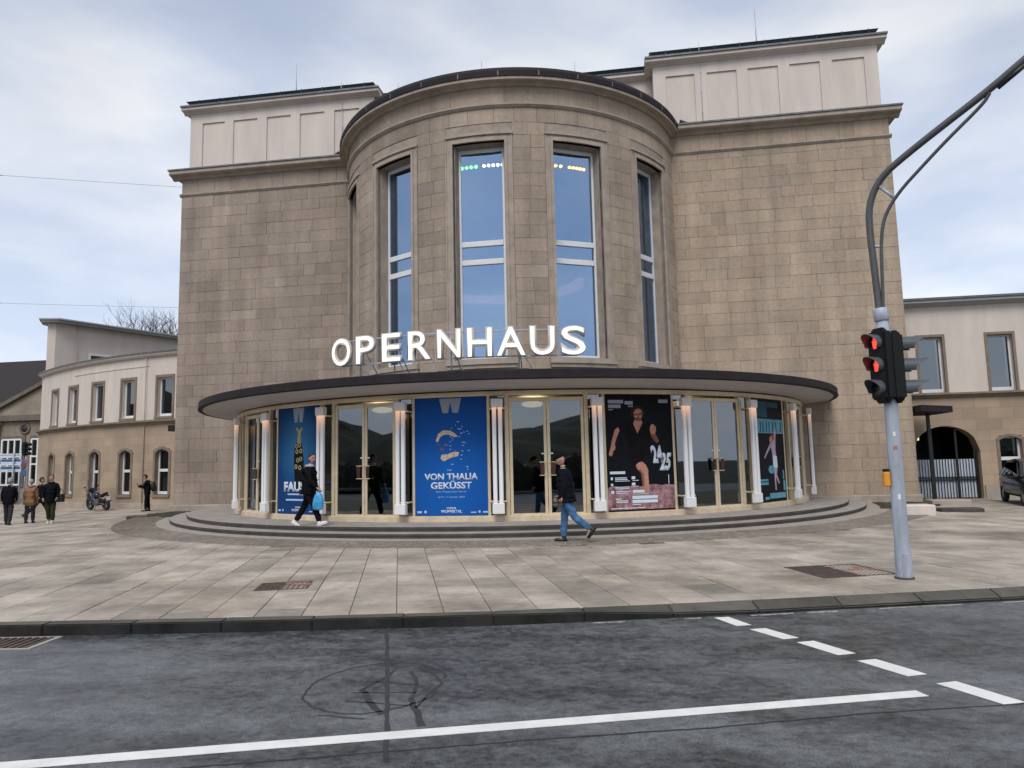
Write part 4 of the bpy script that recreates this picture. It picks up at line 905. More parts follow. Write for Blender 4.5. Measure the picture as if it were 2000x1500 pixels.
def window_set(M, parent, w_, z0, z1, arch=0, depth=.22, sur=.13, mull=None, name='window', opening_t=.03):
    # stone surround proud of the wall, white frame and dark panes set back in the opening
    wo_ = link(name, None, parent); h = w_/2
    def top(x, off=0): return z1+off+(arch*(1-(x/h)**2) if arch else 0)
    s_ = MB(); s_.box(-h-sur, -h, -.03, .05, z0-.02, z1+(0 if arch else sur), 0, M); s_.box(h, h+sur, -.03, .05, z0-.02, z1+(0 if arch else sur), 0, M)
    if arch:
        n = 8; xs_ = [-h-sur+(w_+2*sur)*i/n for i in range(n+1)]; f = lambda x: z1+arch*(1-min(1, abs(x)/h)**2)
        poly = [(x, f(x)+sur) for x in xs_]+[(x, f(x)) for x in reversed(xs_)]; s_.plate(poly, -.03, .05, 0, M)
        n = 8; xs_ = [-h+w_*i/n for i in range(n+1)]; s_.plate([(x, z1+arch+.012) for x in (-h, h)]+[(x, f(x)) for x in reversed(xs_)], -.005, depth+.1, 0, M)
    else: s_.box(-h, h, -.03, .05, z1, z1+sur, 0, M)
    s_.build('surround', m_wsur, wo_)
    s_ = MB(); s_.box(-h-sur*.9, h+sur*.9, -.08, depth, z0-.14, z0-.02, 0, M); s_.build('sill', m_wsur, wo_)
    s_ = MB(); y0, y1 = depth-.02, depth+.05; f = .07; zt = z1+arch
    s_.box(-h, -h+f, y0, y1, z0, zt, 0, M); s_.box(h-f, h, y0, y1, z0, zt, 0, M); s_.box(-h+f, h-f, y0+.003, y1, z0, z0+.13, 0, M); s_.box(-h+f, h-f, y0+.003, y1, zt-f, zt, 0, M)
    if mull: s_.box(-h+f, h-f, y0+.004, y1, mull, mull+.13, 0, M)
    s_.build('frame', m_whitef, wo_)
    for za, zb in ([(z0+.13, zt-f)] if not mull else [(z0+.13, mull), (mull+.13, zt-f)]):
        s_ = MB(); s_.box(-h+f-.003, h-f+.003, depth+.02, depth+.03, za, zb, 0, M); s_.build('pane', m_glassw, wo_)
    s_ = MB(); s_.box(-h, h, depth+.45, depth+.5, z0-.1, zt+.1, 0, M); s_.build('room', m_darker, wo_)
    return wo_
# left wing, curved
LX, LY, LR = -11.87, 31.95, 27.98
wing = thing('side_wing', 'curved two storey side wing with pale upper floor and parked motorcycle below', 'building', (-20, 5.2, ground_z(-20)))
LA = [radians(a) for a in (-11.8, -16.9, -22.0, -27.2, -32.3)]; aE, aB = radians(-38.2), radians(-4)
def walls(z0, z1, za, zb, hw, m, name, r=LR):
    s_ = MB(); s_.arc(LX, LY, r-.6, r, z0, za, aE, aB, 60); s_.arc(LX, LY, r-.6, r, zb, z1, aE, aB, 60)
    ed = sorted([aE, aB]+[q for a in LA for q in (a-hw/r, a+hw/r)])
    for a, b in zip(ed[0::2], ed[1::2]): s_.arc(LX, LY, r-.6, r, za, zb, a, b, 8)
    return s_.build(name, m, wing)
walls(-.9, 3.95, .52, 2.72, .45, m_ash, 'lower_wall'); walls(3.95, 7.22, 4.28, 6.16, .47, m_stucco, 'upper_wall', LR-.05)
s_ = MB(); s_.sweep(LX, LY, [(LR-.3, 3.86), (LR+.04, 3.88), (LR+.1, 3.98), (LR+.22, 4.02), (LR+.22, 4.10), (LR-.3, 4.16)], aE, aB, 70); s_.build('cornice', m_wsur, wing)
s_ = MB(); s_.sweep(LX, LY, [(LR-.6, 7.2), (LR+.08, 7.22), (LR+.16, 7.30), (LR+.16, 7.36), (LR-.6, 7.36)], aE, aB, 70); s_.build('eaves', m_stucco, wing)
s_ = MB(); s_.sweep(LX, LY, [(LR-.7, 7.36), (LR+.2, 7.36), (LR+.2, 7.44), (LR-.7, 7.52)], aE, aB, 70); s_.build('coping', m_lead, wing)
s_ = MB(); s_.sweep(LX, LY, [(LR-.1, 6.75), (LR-.02, 6.76), (LR-.02, 6.8), (LR-.1, 6.8)], radians(-27), radians(-14), 30); s_.build('moulding', m_stucco, wing)
s_ = MB(); s_.sweep(LX, LY, [(LR-.1, -.9), (LR+.06, -.9), (LR+.06, .12), (LR-.1, .16)], aE, aB, 60); s_.build('plinth', m_trim, wing)
for a in LA:
    window_set(frame(LX, LY, LR-.05, a), wing, .94, 4.28, 6.16, 0, .2)
    window_set(frame(LX, LY, LR, a), wing, .84, .55, 2.5, .2, .22, mull=1.62)
# rounded end of the wing and upper block behind
x0, y0 = arcp(LX, LY, LR, aE)
s_ = MB(); s_.prism([(x0, y0), (x0-.35, y0+.35), (x0-.35, y0+14), (x0+5, y0+14), (x0+1.5, y0+.5)], -.9, 3.95); s_.build('end_wall', m_ash, wing)
s_ = MB(); s_.prism([(x0, y0+.05), (x0-.28, y0+.35), (x0-.28, y0+14), (x0+5, y0+14), (x0+1.5, y0+.5)], 3.95, 7.25); s_.build('end_wall', m_stucco, wing)
UB = [(-28.75, 9.95), (-28.4, 9.35), (-28.0, 9.5), (-24.2, 17.6), (-24.2, 24), (-28.8, 24)]
s_ = MB(); s_.prism(UB, 4.2, 10.3); s_.build('upper_block', m_stucco, wing)
s_ = MB(); s_.prism([(-29.15, 9.8), (-28.5, 8.95), (-27.6, 9.2), (-23.7, 17.5), (-23.8, 24.3), (-29.2, 24.3)], 10.3, 10.42); s_.prism([(-29.25, 9.8), (-28.55, 8.85), (-27.5, 9.1), (-23.6, 17.5), (-23.7, 24.3), (-29.3, 24.3)], 10.42, 10.5); s_.build('upper_block_eaves', m_coping, wing)
d_ = Vector((3.8, 8.1, 0)).normalized(); P = Vector((-28.0, 9.5, 0))+d_*2.6; M = Matrix(((d_.x, -d_.y, 0, P.x), (d_.y, d_.x, 0, P.y), (0, 0, 1, 0), (0, 0, 0, 1)))
wo_ = link('window', None, wing); s_ = MB()
for b_ in ((-.75, -.62, 7.7, 8.75), (.62, .75, 7.7, 8.75), (-.62, .62, 8.62, 8.75), (-.62, .62, 7.7, 7.8)): s_.box(b_[0], b_[1], -.04, .05, b_[2], b_[3], 0, M)
s_.build('frame', m_white, wo_); s_ = MB(); s_.box(-.62, .62, -.01, .02, 7.8, 8.62, 0, M); s_.build('pane', m_glassw, wo_)
s_ = MB(); s_.tube([P+d_*(-1.4)+Vector((.03, -.03, 7.4)), P+d_*(-1.4)+Vector((.03, -.03, 10.3))], .02, 6); s_.build('downpipe', m_stucco, wing)
a_ = radians(-14.2); xx, yy = arcp(LX, LY, LR+.05, a_); s_ = MB(); s_.tube([(xx, yy, ground_z(xx)), (xx, yy, 7.2)], .022, 6); s_.build('downpipe', m_trim, wing)
s_ = MB(); s_.box(-15.3, -13.9, 1.6, 3.2, 3.35, 3.62); s_.build('porch_slab', m_fascia, wing)
# right wing, straight
RY = 3.0
rw_ = thing('side_wing', 'straight two storey side wing with arched barred gateway and pale upper floor', 'building', (18, RY, ground_z(18)))
def wall_r(z0, z1, wins, m, name, y=RY):
    s_ = MB(); X0, X1 = 14.3, 34; zs = sorted(set([z0, z1]+[z for w in wins for z in w[2:4]]))
    for za, zb in zip(zs, zs[1:]):
        cut = sorted([(w[0], w[1]) for w in wins if w[2] <= za and w[3] >= zb]); x = X0
        for a, b in cut: s_.box(x, a, y, y+.55, za, zb); x = b
        s_.box(x, X1, y, y+.55, za, zb)
    return s_.build(name, m, rw_)
UW = [(15.72+2.5*k, 16.62+2.5*k) for k in range(7)]; LW = [(18.28+2.5*k, 19.08+2.5*k) for k in range(6)]
wall_r(3.85, 7.4, [(a, b, 4.0, 6.2) for a, b in UW], m_stucco, 'upper_wall', RY+.05)
wall_r(-.9, 3.85, [(a, b, .5, 2.28) for a, b in LW]+[(15.25, 17.6, -.9, 2.72)], m_ash, 'lower_wall')
s_ = MB(); n = 14; gx0, gx1, gz, rise = 15.25, 17.6, 1.75, .95; mid = (gx0+gx1)/2; hw = (gx1-gx0)/2
xs_ = [gx0+(gx1-gx0)*i/n for i in range(n+1)]; f = lambda x: gz+rise*sqrt(max(0, 1-((x-mid)/hw)**2))
s_.plate([(gx0, 2.724), (gx1, 2.724)]+[(x, f(x)) for x in reversed(xs_)], RY-.002, RY+.5, 0); s_.build('gate_arch', m_ash, rw_)
s_ = MB(); s_.extr([(RY+.1, 3.76), (RY-.05, 3.78), (RY-.12, 3.88), (RY-.2, 3.9), (RY-.2, 3.96), (RY+.1, 4.0)], 14.3, 34); s_.build('cornice', m_wsur, rw_)
s_ = MB(); s_.extr([(RY+.5, 7.36), (RY, 7.38), (RY-.15, 7.48), (RY-.3, 7.5), (RY-.3, 7.6), (RY+.5, 7.62)], 14.3, 34); s_.build('eaves', m_coping, rw_)
s_ = MB(); s_.extr([(RY+.5, 7.62), (RY-.36, 7.6), (RY-.36, 7.68), (RY+6, 8.1), (RY+6, 7.6)], 14.3, 34); s_.build('roof', m_lead, rw_)
s_ = MB(); s_.box(14.3, 15.2, RY-.06, RY, -.9, .5); s_.box(17.65, 34, RY-.06, RY, -.9, .42); s_.build('plinth', m_concrete, rw_)
m_net = mat('lace_curtain', (.55, .55, .57), .9, var=.25, scale=30)
for a, b in UW:
    M = Matrix.Translation(((a+b)/2, RY+.05, 0)); wo_ = window_set(M, rw_, b-a-.02, 4.02, 6.18, 0, .2, sur=.10)
    s_ = MB(); s_.box(-.36, .36, .3, .31, 4.1, 4.42, 0, M); s_.build('lace_curtain', m_net, wo_)
for a, b in LW: window_set(Matrix.Translation(((a+b)/2, RY, 0)), rw_, b-a-.02, .52, 2.1, .15, .2, mull=1.35, sur=.10)
s_ = MB(); s_.box(15.0, 17.8, RY+3.5, RY+3.6, -.9, 3.5); s_.box(14.9, 15.2, RY+.56, RY+3.5, -.9, 3.5); s_.box(17.65, 17.9, RY+.56, RY+3.5, -.9, 3.5); s_.box(15, 17.8, RY+.56, RY+3.5, 3.0, 3.2); s_.build('passage', m_darker, rw_)
gt = link('gate', None, rw_); m_sheet = mat('blue_grey_sheet', (.55, .63, .73), .5, var=.06); zb = ground_z(16)-.05
s_ = MB(); s_.box(gx0, gx1, RY+.34, RY+.36, zb+.05, 1.42); s_.build('sheet', m_sheet, gt)
x = gx0+.05
while x < gx1:
    s_ = MB(); s_.box(x-.011, x+.011, RY+.27, RY+.30, zb+.05, 1.45); s_.build('bar', m_black, gt); x += .105
for z in (zb+.03, .62, .72): s_ = MB(); s_.box(gx0, gx1, RY+.255, RY+.315, z, z+.035); s_.build('rail', m_black, gt)
for x in (15.28, 15.98, 16.85, 17.55): s_ = MB(); s_.box(x-.035, x+.035, RY+.2, RY+.26, zb, f(x)-.01 if abs(x-mid) < hw-.1 else 1.75); s_.build('gate_post', m_black, gt)
s_ = MB(); s_.box(15.72, 15.92, RY+1.2, RY+1.23, 2.2, 2.33); s_.build('exit_light', mat('exit_light', (.7, .8, .4), .5, var=0, emit=(.8, .95, .4), es=1.2), rw_)
s_ = MB(); s_.prism([(14.25, -.6), (15.75, .6), (15.75, 2.6), (14.25, 2.6)], 3.1, 3.32); s_.build('porch_slab', m_fascia, rw_)
s_ = MB(); s_.box(14.95, 15.05, .8, .9, -.2, 3.1); s_.build('porch_post', m_black, rw_)
# low stone blocks and slabs on the paving
for (x0, x1, y0, y1, z0, z1, m, lab) in ((11.72, 12.5, -5.6, -5.0, -.1, .27, m_stucco, 'pale stone block on the paving in front of the wall corner'),
      (13.1, 14.25, -4.4, -3.95, -.2, .09, m_riser, 'dark stone slab lying beside the pale block'), (14.0, 15.2, -1.5, -1.0, -.2, .16, m_concrete, 'grey stone slab at the foot of the porch post'),
      (-13.75, -12.9, -2.95, -2.45, -.2, .05, m_riser, 'dark stone slab on the paving beside the opera house corner')):
    s_ = MB(); s_.box(x0, x1, y0, y1, z0, z1); one(s_, 'stone_block', m, lab, 'stone block', ((x0+x1)/2, (y0+y1)/2, max(z0, ground_z(x0))), bevel=.03)
# ------------------------------------------------------------------ classical building far left
cb_ = thing('classical_building', 'old stone building with dark roof, pediment and white grid windows', 'building', (-51, 30, 0))
m_oldstone = mat('old_stone', (.27, .225, .18), .9, var=.25, scale=.8, detail=8); m_oldd = mat('old_stone_dark', (.15, .125, .105), .9, var=.3, scale=1)
m_oldroof = mat('dark_slate_roof', (.016, .012, .013), .8, var=.4, scale=3, streak=.3)
s_ = MB(); s_.box(-75, -38, 30, 46, -1.5, 7.2); s_.build('wall', m_oldstone, cb_)
s_ = MB(); s_.box(-51.4, -42.6, 29.4, 30.2, -1.5, 7.2); s_.build('projecting_bay', m_oldstone, cb_)
s_ = MB(); s_.box(-75, -38, 29.5, 30.1, 6.7, 7.2); s_.box(-51.6, -42.4, 29.0, 29.6, 6.35, 6.85); s_.build('entablature', m_oldd, cb_)
s_ = MB(); s_.plate([(-51.8, 6.85), (-40.2, 6.85), (-46.0, 9.55)], 29.2, 30.6); s_.build('pediment', m_oldstone, cb_)
for p, q in (((-52.0, 6.8), (-46, 9.6)), ((-46, 9.6), (-40.0, 6.8))):
    s_ = MB(); s_.plate([p, q, (q[0], q[1]+.35), (p[0], p[1]+.35)], 28.85, 30.6); s_.build('raking_cornice', m_oldd, cb_)
s_ = MB(); s_.extr([(29.4, 7.2), (36, 12.9), (40, 12.9), (46.5, 7.2)], -75.5, -37.5); s_.build('roof', m_oldroof, cb_)
for xw in (-55.6, -52.9, -49.35, -46.4): 
    wd_, za, zb = (1.9, .7, 4.7) if xw > -51 else (2.0, 1.5, 5.9); wo_ = link('window', None, cb_); yy = 29.38 if xw > -51 else 29.97
    s_ = MB(); s_.box(xw-wd_/2-.3, xw+wd_/2+.3, yy-.08, yy+.1, za-.2, zb+.3); s_.build('surround', m_oldd, wo_)
    s_ = MB(); s_.box(xw-wd_/2, xw+wd_/2, yy-.12, yy-.085, za, zb); s_.build('pane', m_glassw, wo_)
    s_ = MB(); s_.box(xw-wd_/2, xw+wd_/2, yy-.11, yy-.083, za, zb); s_.build('blackout', m_darker, wo_)
    s_ = MB()
    for i in range(4): x = xw-wd_/2+wd_*i/3; s_.box(x-.07, x+.07, yy-.2, yy-.125, za, zb)
    for z in (za+.03, za+(zb-za)*.45, za+(zb-za)*.62, zb): s_.box(xw-wd_/2, xw+wd_/2, yy-.195, yy-.127, z-.07, z+.07)
    s_.build('glazing_bars', m_white, wo_)
s_ = MB(); s_.torus((-48.2, 29.36, 5.65), .42, .12, 'y'); s_.build('roundel', m_oldd, cb_); s_ = MB(); s_.tube([(-48.2, 29.40, 5.65), (-48.2, 29.3, 5.65)], .4, 20); s_.build('roundel_glass', m_darker, cb_)
for x in (-51.0, -43.2): s_ = MB(); s_.tube([(x, 29.2, -1), (x, 29.2, 6.3)], [.42, .36], 14); s_.box(x-.5, x+.5, 28.75, 29.5, 6.0, 6.34); s_.build('column', m_oldstone, cb_)
# ------------------------------------------------------------------ bare trees behind the wing
m_bark = mat('bark', (.075, .06, .05), .9, var=.3, scale=8)
def bare_tree(x, y, h, seed, lab):
    rnd = random.Random(seed); o = thing('bare_tree', lab, 'tree', (x, y, -.3), group='bare trees behind the side wing')
    tr = MB(); cr = MB()
    def grow(mbx, p, d, l, r, depth):
        pts = [p]; q = p.copy(); dd = d.copy()
        for i in range(4): dd = (dd+Vector((rnd.gauss(0, .03+.02*depth), rnd.gauss(0, .03+.02*depth), .03))).normalized(); q = q+dd*l/4; pts.append(q.copy())
        mbx.tube(pts, [r*(1-.1*i) for i in range(5)], 5 if depth < 3 else 3, cap=False)
        if depth >= 6: return
        k = 4 if depth < 2 else 3
        for i in range(k):
            t = rnd.uniform(.45, 1) if i else 1; b = pts[min(4, int(t*4))]; qa = i*2*pi/k+rnd.uniform(-.5, .5)+depth; ax = Vector((cos(qa), sin(qa), 0)); ax = (ax-dd*ax.dot(dd)).normalized()
            nd = (dd+ax*rnd.uniform(.30, .62)+Vector((0, 0, .05))).normalized(); grow(cr, b, nd, (h*.15 if depth == 0 else l*rnd.uniform(.68, .86)), max(r*.58, .010), depth+1)
    grow(tr, Vector((x, y, -.3)), Vector((0, 0, 1)), h*.50, .30, 0)
    tr.build('trunk', m_bark, o); cr.build('crown', m_bark, o)
bare_tree(-39.4, 30, 18.3, 4, 'bare leafless tree behind the wing roof, the one farther from the opera house'); bare_tree(-36.0, 31, 18.5, 12, 'bare leafless tree behind the wing roof, close to the opera house wall')
# ------------------------------------------------------------------ overhead wires
def wire(a, b, r, lab, sag=.3):
    a, b = Vector(a), Vector(b); s_ = MB(); s_.tube([a.lerp(b, i/16)-Vector((0, 0, sag*4*(i/16)*(1-i/16))) for i in range(17)], r, 5)
    c = a.lerp(b, .62); t = (b-a).normalized(); s_.tube([c-t*.2-Vector((0, 0, sag*.94)), c+t*.2-Vector((0, 0, sag*.94))], r*2, 6)
    one(s_, 'overhead_wire', m_black, lab, 'wire', tuple(a))
wire((-31.7, -6.0, 14.15), (-13.86, .1, 13.62), .006, 'thin overhead wire running to the top corner of the opera house', .02)
wire((-34, -3.2, 9.6), (-13.86, .3, 8.45), .005, 'thin overhead wire running low to the side of the opera house', .1)
# hedge across the street, unseen, added so the door glass mirrors something dark
rnd = random.Random(21); s_ = MB(); n = 170; vs = []; fs = []
for i in range(n+1):
    x = -45+90*i/n
    for dy, z in ((-.9, -.2), (-1.0, .8), (-.8, 1.6), (-.2, 1.95), (.5, 1.9), (.85, 1.5), (1.0, .8), (.9, -.2)):
        vs.append((x+rnd.uniform(-.2, .2), -34+dy+rnd.uniform(-.2, .2), z*(1+.12*sin(i*.35)+.10*sin(i*.9))+(rnd.uniform(-.22, .22) if z > 0 else 0)))
for i in range(n):
    for j in range(7): fs.append((8*i+j, 8*i+j+1, 8*i+8+j+1, 8*i+8+j))
fs += [tuple(range(8)), tuple(8*n+7-j for j in range(8))]; s_.add(vs, fs)
for k in range(5000):
    x = rnd.uniform(-45, 45); q = rnd.uniform(0, pi); c = Vector((x, -34+1.05*cos(q), .3+1.7*sin(q)*rnd.uniform(.3, 1.1))); a = Vector((rnd.gauss(0, 1), rnd.gauss(0, 1), rnd.gauss(0, 1))).normalized()*.12; b = a.cross(Vector((rnd.gauss(0, 1), rnd.gauss(0, 1), rnd.gauss(0, 1)))).normalized()*.07
    s_.add([c-a, c+b, c+a, c-b], [(0, 1, 2, 3)])
one(s_, 'added_hedge', mat('hedge_leaves', (.022, .028, .014), .8, var=.5, scale=3), 'dark clipped hedge across the street, unseen, added for the door glass to mirror', 'added_hedge', (0, -34, -.1))
# ------------------------------------------------------------------ wooded ridges: a far one, the one across the street, and an added one
def ridge(cx, cy, ln, wd, h, rz, seed, name):
    rnd = random.Random(seed); n, m = 60, 10; vs = []; fs = []; ph = [rnd.uniform(0, 6) for _ in range(6)]
    M = Matrix.Translation((cx, cy, -1.1)) @ Matrix.Rotation(rz, 4, 'Z')
    for i in range(n+1):
        for j in range(m+1):
            u_ = i/n; v_ = j/m; e = sin(pi*v_)**.8*min(1, 6*u_, 6*(1-u_))
            hh = h*(.72+.14*sin(5*u_*pi+ph[0])+.08*sin(11*u_*pi+ph[1])+.06*sin(37*u_+ph[2]))+h*.06*rnd.uniform(-1, 1)
            vs.append((-ln/2+ln*u_, -wd/2+wd*v_, e*hh))
    for i in range(n):
        for j in range(m): fs.append((i*(m+1)+j, (i+1)*(m+1)+j, (i+1)*(m+1)+j+1, i*(m+1)+j+1))
    mb = MB(); mb.add(vs, fs, 0, M); return struct(mb.build(name, m_hillm))
ridge(0, -250, 700, 120, 31, 0, 3, 'hill'); ridge(-330, 210, 260, 60, 52, .6, 5, 'hill'); ridge(-330, -130, 420, 160, 48, 1.45, 8, 'hill')  # last ridge is unseen, added to darken what the left windows mirror
# ------------------------------------------------------------------ traffic light on a mast
PX, PY = 7.83, -16.31
tl = thing('traffic_light', 'grey mast traffic light with curved arm and two black signal heads', 'traffic light', (PX, PY, 0))
s_ = MB(); s_.tube([(PX, PY, -.1), (PX, PY, .02), (PX, PY, .35), (PX, PY, .42), (PX, PY, 2.6), (PX-.03, PY, 3.55)], [.104, .104, .102, .092, .086, .078], 20); s_.build('pole', m_grey, tl)
s_ = MB(); s_.box(PX-.05, PX+.05, PY-.106, PY-.09, .02, .34); s_.build('service_door', m_grey, tl, bevel=.006)
s_ = MB(); s_.tube([(PX, PY, -.05), (PX, PY, .025)], .125, 18); s_.build('base_collar', m_riser, tl, bevel=.01)
for z_, w_, h_, m_ in ((1.05, .05, .07, m_white), (1.72, .07, .05, m_redpaint), (1.9, .04, .06, m_white)):
    s_ = MB(); s_.arc(PX, PY, .088, .0915, z_, z_+h_, radians(-10)-w_*4, radians(-10)+w_*4, 6); s_.build('sticker', m_, tl)
s_ = MB(); s_.tube([(PX-.03, PY, 3.5), (PX-.04, PY, 3.68)], .095, 16); s_.build('collar', m_grey, tl, bevel=.008)
adir = Vector((.85, -.53, 0)).normalized(); B0 = Vector((PX, PY, 0))
def ap(u_, z): return B0+adir*u_+Vector((0, 0, z))
def smooth(pts, k=4):
    for _ in range(k):
        o = [pts[0]]
        for a, b in zip(pts, pts[1:]): o += [a.lerp(b, .25), a.lerp(b, .75)]
        o.append(pts[-1]); pts = o
    return pts
arm = smooth([ap(-.05, 3.6), ap(-.07, 4.3), ap(-.09, 4.75), ap(-.08, 5.2), ap(.1, 5.55), ap(.45, 5.78), ap(.96, 6.07), ap(1.45, 6.34), ap(1.85, 6.60), ap(3.2, 7.45)], 2)
m_arm = mat('dark_grey_arm', (.085, .085, .09), .5, metal=.2, var=.15)
s_ = MB(); s_.tube(arm, .048, 12); s_.build('arm', m_arm, tl)
br = smooth([ap(0, 3.62), ap(.03, 4.3), ap(.05, 4.7), ap(.12, 5.0), ap(.32, 5.28), ap(.62, 5.55), ap(.95, 5.84), ap(1.38, 6.18), ap(1.46, 6.3)], 2)
s_ = MB(); s_.tube(br, .023, 10); s_.build('brace', m_arm, tl)
s_ = MB(); s_.tube([ap(.08, 5.42), ap(.26, 5.2)], .022, 8); s_.tube([ap(-.08, 4.58), ap(.05, 4.56)], .018, 8); s_.build('strut', m_grey, tl)
s_ = MB(); s_.tube([ap(1.55, 6.40)-Vector((0, 0, .06)), ap(1.9, 6.63)-Vector((0, 0, .07))], .035, 8); s_.build('cable_clamp', m_black, tl)
m_lred = mat('red_signal_glow', (.8, .03, .02), .4, var=0, emit=(1, .025, .012), es=3.0); m_lens = mat('dark_lens', (.03, .03, .03), .25, var=0); m_sig = mat('signal_black', (.007, .008, .009), .6, var=.15, spec=.25); m_visor = mat('signal_visor', (.07, .08, .095), .42, var=.1)
def head(c, ang, z0, z1, red, deep=.16, wid=.30, vis=.22, plate=False):
    # faces local -y
    M = Matrix.Translation(c) @ Matrix.Rotation(ang, 4, 'Z'); h_ = link('signal_head', None, tl); n = 3; dz = (z1-z0)/n
    s_ = MB(); s_.box(-wid/2, wid/2, 0, deep, z0, z1, 0, M); s_.box(-wid/2+.05, wid/2-.05, .02, deep-.03, z0-.05, z1+.05, 0, M); s_.build('housing', m_sig, h_, bevel=.025, bseg=2)
    for i in range(n):
        zc = z1-dz*(i+.5); lit = i in red
        s_ = MB(); s_.tube([M @ Vector((0, .01, zc)), M @ Vector((0, -.012, zc))], .10, 20); s_.build('lens', m_lens, h_)
        if lit:   # red standing figure
            s_ = MB(); s_.ell((0, -.014, zc+.052), (.022, .008, .022), 10, 6, 0, M); s_.plate([(-.035, zc+.03), (.035, zc+.03), (.03, zc-.02), (.02, zc-.08), (-.02, zc-.08), (-.03, zc-.02)], -.02, -.013, 0, M); s_.build('figure', m_lred, h_)
        # open hood: a tube with its lower quarter cut away
        vs = []; fs = []; k = 16
        for a_i in range(k+1):
            q = radians(-35)+radians(250)*a_i/k
            for r, y in ((.115, 0), (.115, -vis*(.45+.55*max(0, sin(q)))), (.108, -vis*(.45+.55*max(0, sin(q)))), (.108, 0)): vs.append((r*cos(q), y, zc+r*sin(q)))
        for a_i in range(k):
            for j in range(4): fs.append((4*a_i+j, 4*a_i+(j+1)%4, 4*a_i+4+(j+1)%4, 4*a_i+4+j))
        fs += [(0, 1, 2, 3), (4*k+3, 4*k+2, 4*k+1, 4*k)]; s_ = MB(); s_.add(vs, fs, 0, M); s_.build('visor', m_visor, h_)
    return h_
head((PX-.17, PY-.10, 0), radians(-62), 2.40, 3.34, (0, 1), vis=.2)
head((PX+.17, PY-.02, 0), radians(88), 2.40, 3.30, (), vis=.34)
s_ = MB()
for z in (2.5, 3.25): s_.box(PX-.2, PX+.18, PY-.03, PY+.03, z-.02, z+.02)
s_.build('bracket', m_sig, tl)
s_ = MB(); s_.box(PX-.175, PX-.095, PY-.06, PY+.05, 1.22, 1.42); s_.build('push_button', mat('amber_plastic', (.70, .30, .02), .45, var=.05), tl, bevel=.015)
s_ = MB(); s_.box(PX-.168, PX-.1, PY-.05, PY+.04, 1.422, 1.46); s_.build('push_button_cap', m_sig, tl, bevel=.01)
# ------------------------------------------------------------------ signs and signals far left
m_sblue = mat('sign_blue', (.02, .10, .33), .4, var=.03); m_swhite = mat('sign_white', (.62, .66, .70), .4, var=.03); m_sred = mat('sign_red', (.35, .02, .05), .4, var=.03); m_lgreen = mat('green_signal_glow', (.05, .9, .5), .4, var=0, emit=(.12, 1, .6), es=4)
SXX, SYY = -35.15, 14.0
sp_ = thing('direction_sign', 'post with white street sign and two blue parking guide signs', 'sign', (SXX, SYY, ground_z(SXX)))
s_ = MB(); s_.tube([(SXX-.6, SYY+.05, -.5), (SXX-.6, SYY+.05, 3.2)], .05, 8); s_.tube([(SXX+.5, SYY+.05, -.5), (SXX+.5, SYY+.05, 3.0)], .05, 8); s_.build('post', m_grey, sp_)
M0 = Matrix.Translation((SXX, SYY, 0)) @ Matrix.Rotation(radians(22), 4, 'Z') @ Matrix.Rotation(radians(0), 4, 'Y')
for z, h in ((2.78, .20), (2.28, .36), (1.80, .36)):
    pl = None; s_ = MB(); s_.box(-1.15, .9, -.05, -.02, z, z+h, 0, M0); pl = s_.build('sign_plate', m_swhite, sp_)
    if h > .3:
        s_ = MB(); s_.box(-.62, -.28, -.054, -.0505, z+.03, z+h-.03, 0, M0); s_.box(-.24, .86, -.054, -.0505, z+h*.5, z+h-.03, 0, M0); s_.build('blue_field', m_sblue, pl)
        text('P', 'parking_letter', m_swhite, pl, M0 @ Matrix.Translation((-.42, -.0545, z+.07)), height=h-.14, ext=.002, bold=.02)
        s_ = MB(); s_.plate([(-.82, z+h*.7), (-.68, z+h*.7), (-.68, z+h*.5), (-.72, z+h*.56), (-.80, z+h*.42), (-.86, z+h*.48), (-.77, z+h*.62)], -.054, -.0505, 0, M0); s_.build('arrow', m_sig, pl)
        if z < 2: s_ = MB(); s_.box(.16, .22, -.054, -.0505, z+.05, z+.14, 0, M0); s_.box(.27, .34, -.054, -.0505, z+.05, z+.14, 0, M0); s_.build('counter', mat('counter_green', (.25, .35, .25), .5, var=0), pl)
    else:
        s_ = MB(); s_.plate([(.66, z+.10), (.76, z+.15), (.76, z+.05)], -.054, -.0505, 0, M0); s_.box(-1.1, .62, -.054, -.0505, z+.09, z+.11, 0, M0); s_.build('arrow', m_sig, pl)
ns = thing('no_stopping_sign', 'round blue and red no stopping sign on a post', 'sign', (-33.95, 14.2, ground_z(-34)))
s_ = MB(); s_.tube([(-33.95, 14.25, -.5), (-33.95, 14.25, 2.75)], .035, 8); s_.build('post', m_grey, ns)
M0 = Matrix.Translation((-33.95, 14.2, 2.1)) @ Matrix.Rotation(radians(-28), 4, 'Z'); s_ = MB(); s_.tube([M0 @ Vector((0, -.03, .2)), M0 @ Vector((0, 0, .2))], .30, 24); s_.build('disc', m_sred, ns); s_ = MB(); s_.tube([M0 @ Vector((0, -.034, .2)), M0 @ Vector((0, -.031, .2))], .25, 24); s_.build('blue_field', m_sblue, ns)
s_ = MB()
for q in (.78, -.78): s_.box(-.26, .26, -.04, -.035, -.03, .03, 0, M0 @ Matrix.Translation((0, 0, .2)) @ Matrix.Rotation(q, 4, 'Y'))
s_.build('cross', m_sred, ns)
s_ = MB(); s_.box(-.3, .3, -.03, 0, -.55, -.2, 0, M0); s_.build('blue_plate', m_sblue, ns)
fs_ = thing('pedestrian_signal', 'black signal post showing a green light beside the parking signs', 'traffic light', (-35.55, 13.4, ground_z(-35)))
s_ = MB(); s_.tube([(-35.55, 13.4, -.5), (-35.55, 13.4, 1.2)], .07, 10); s_.build('post', m_sig, fs_)
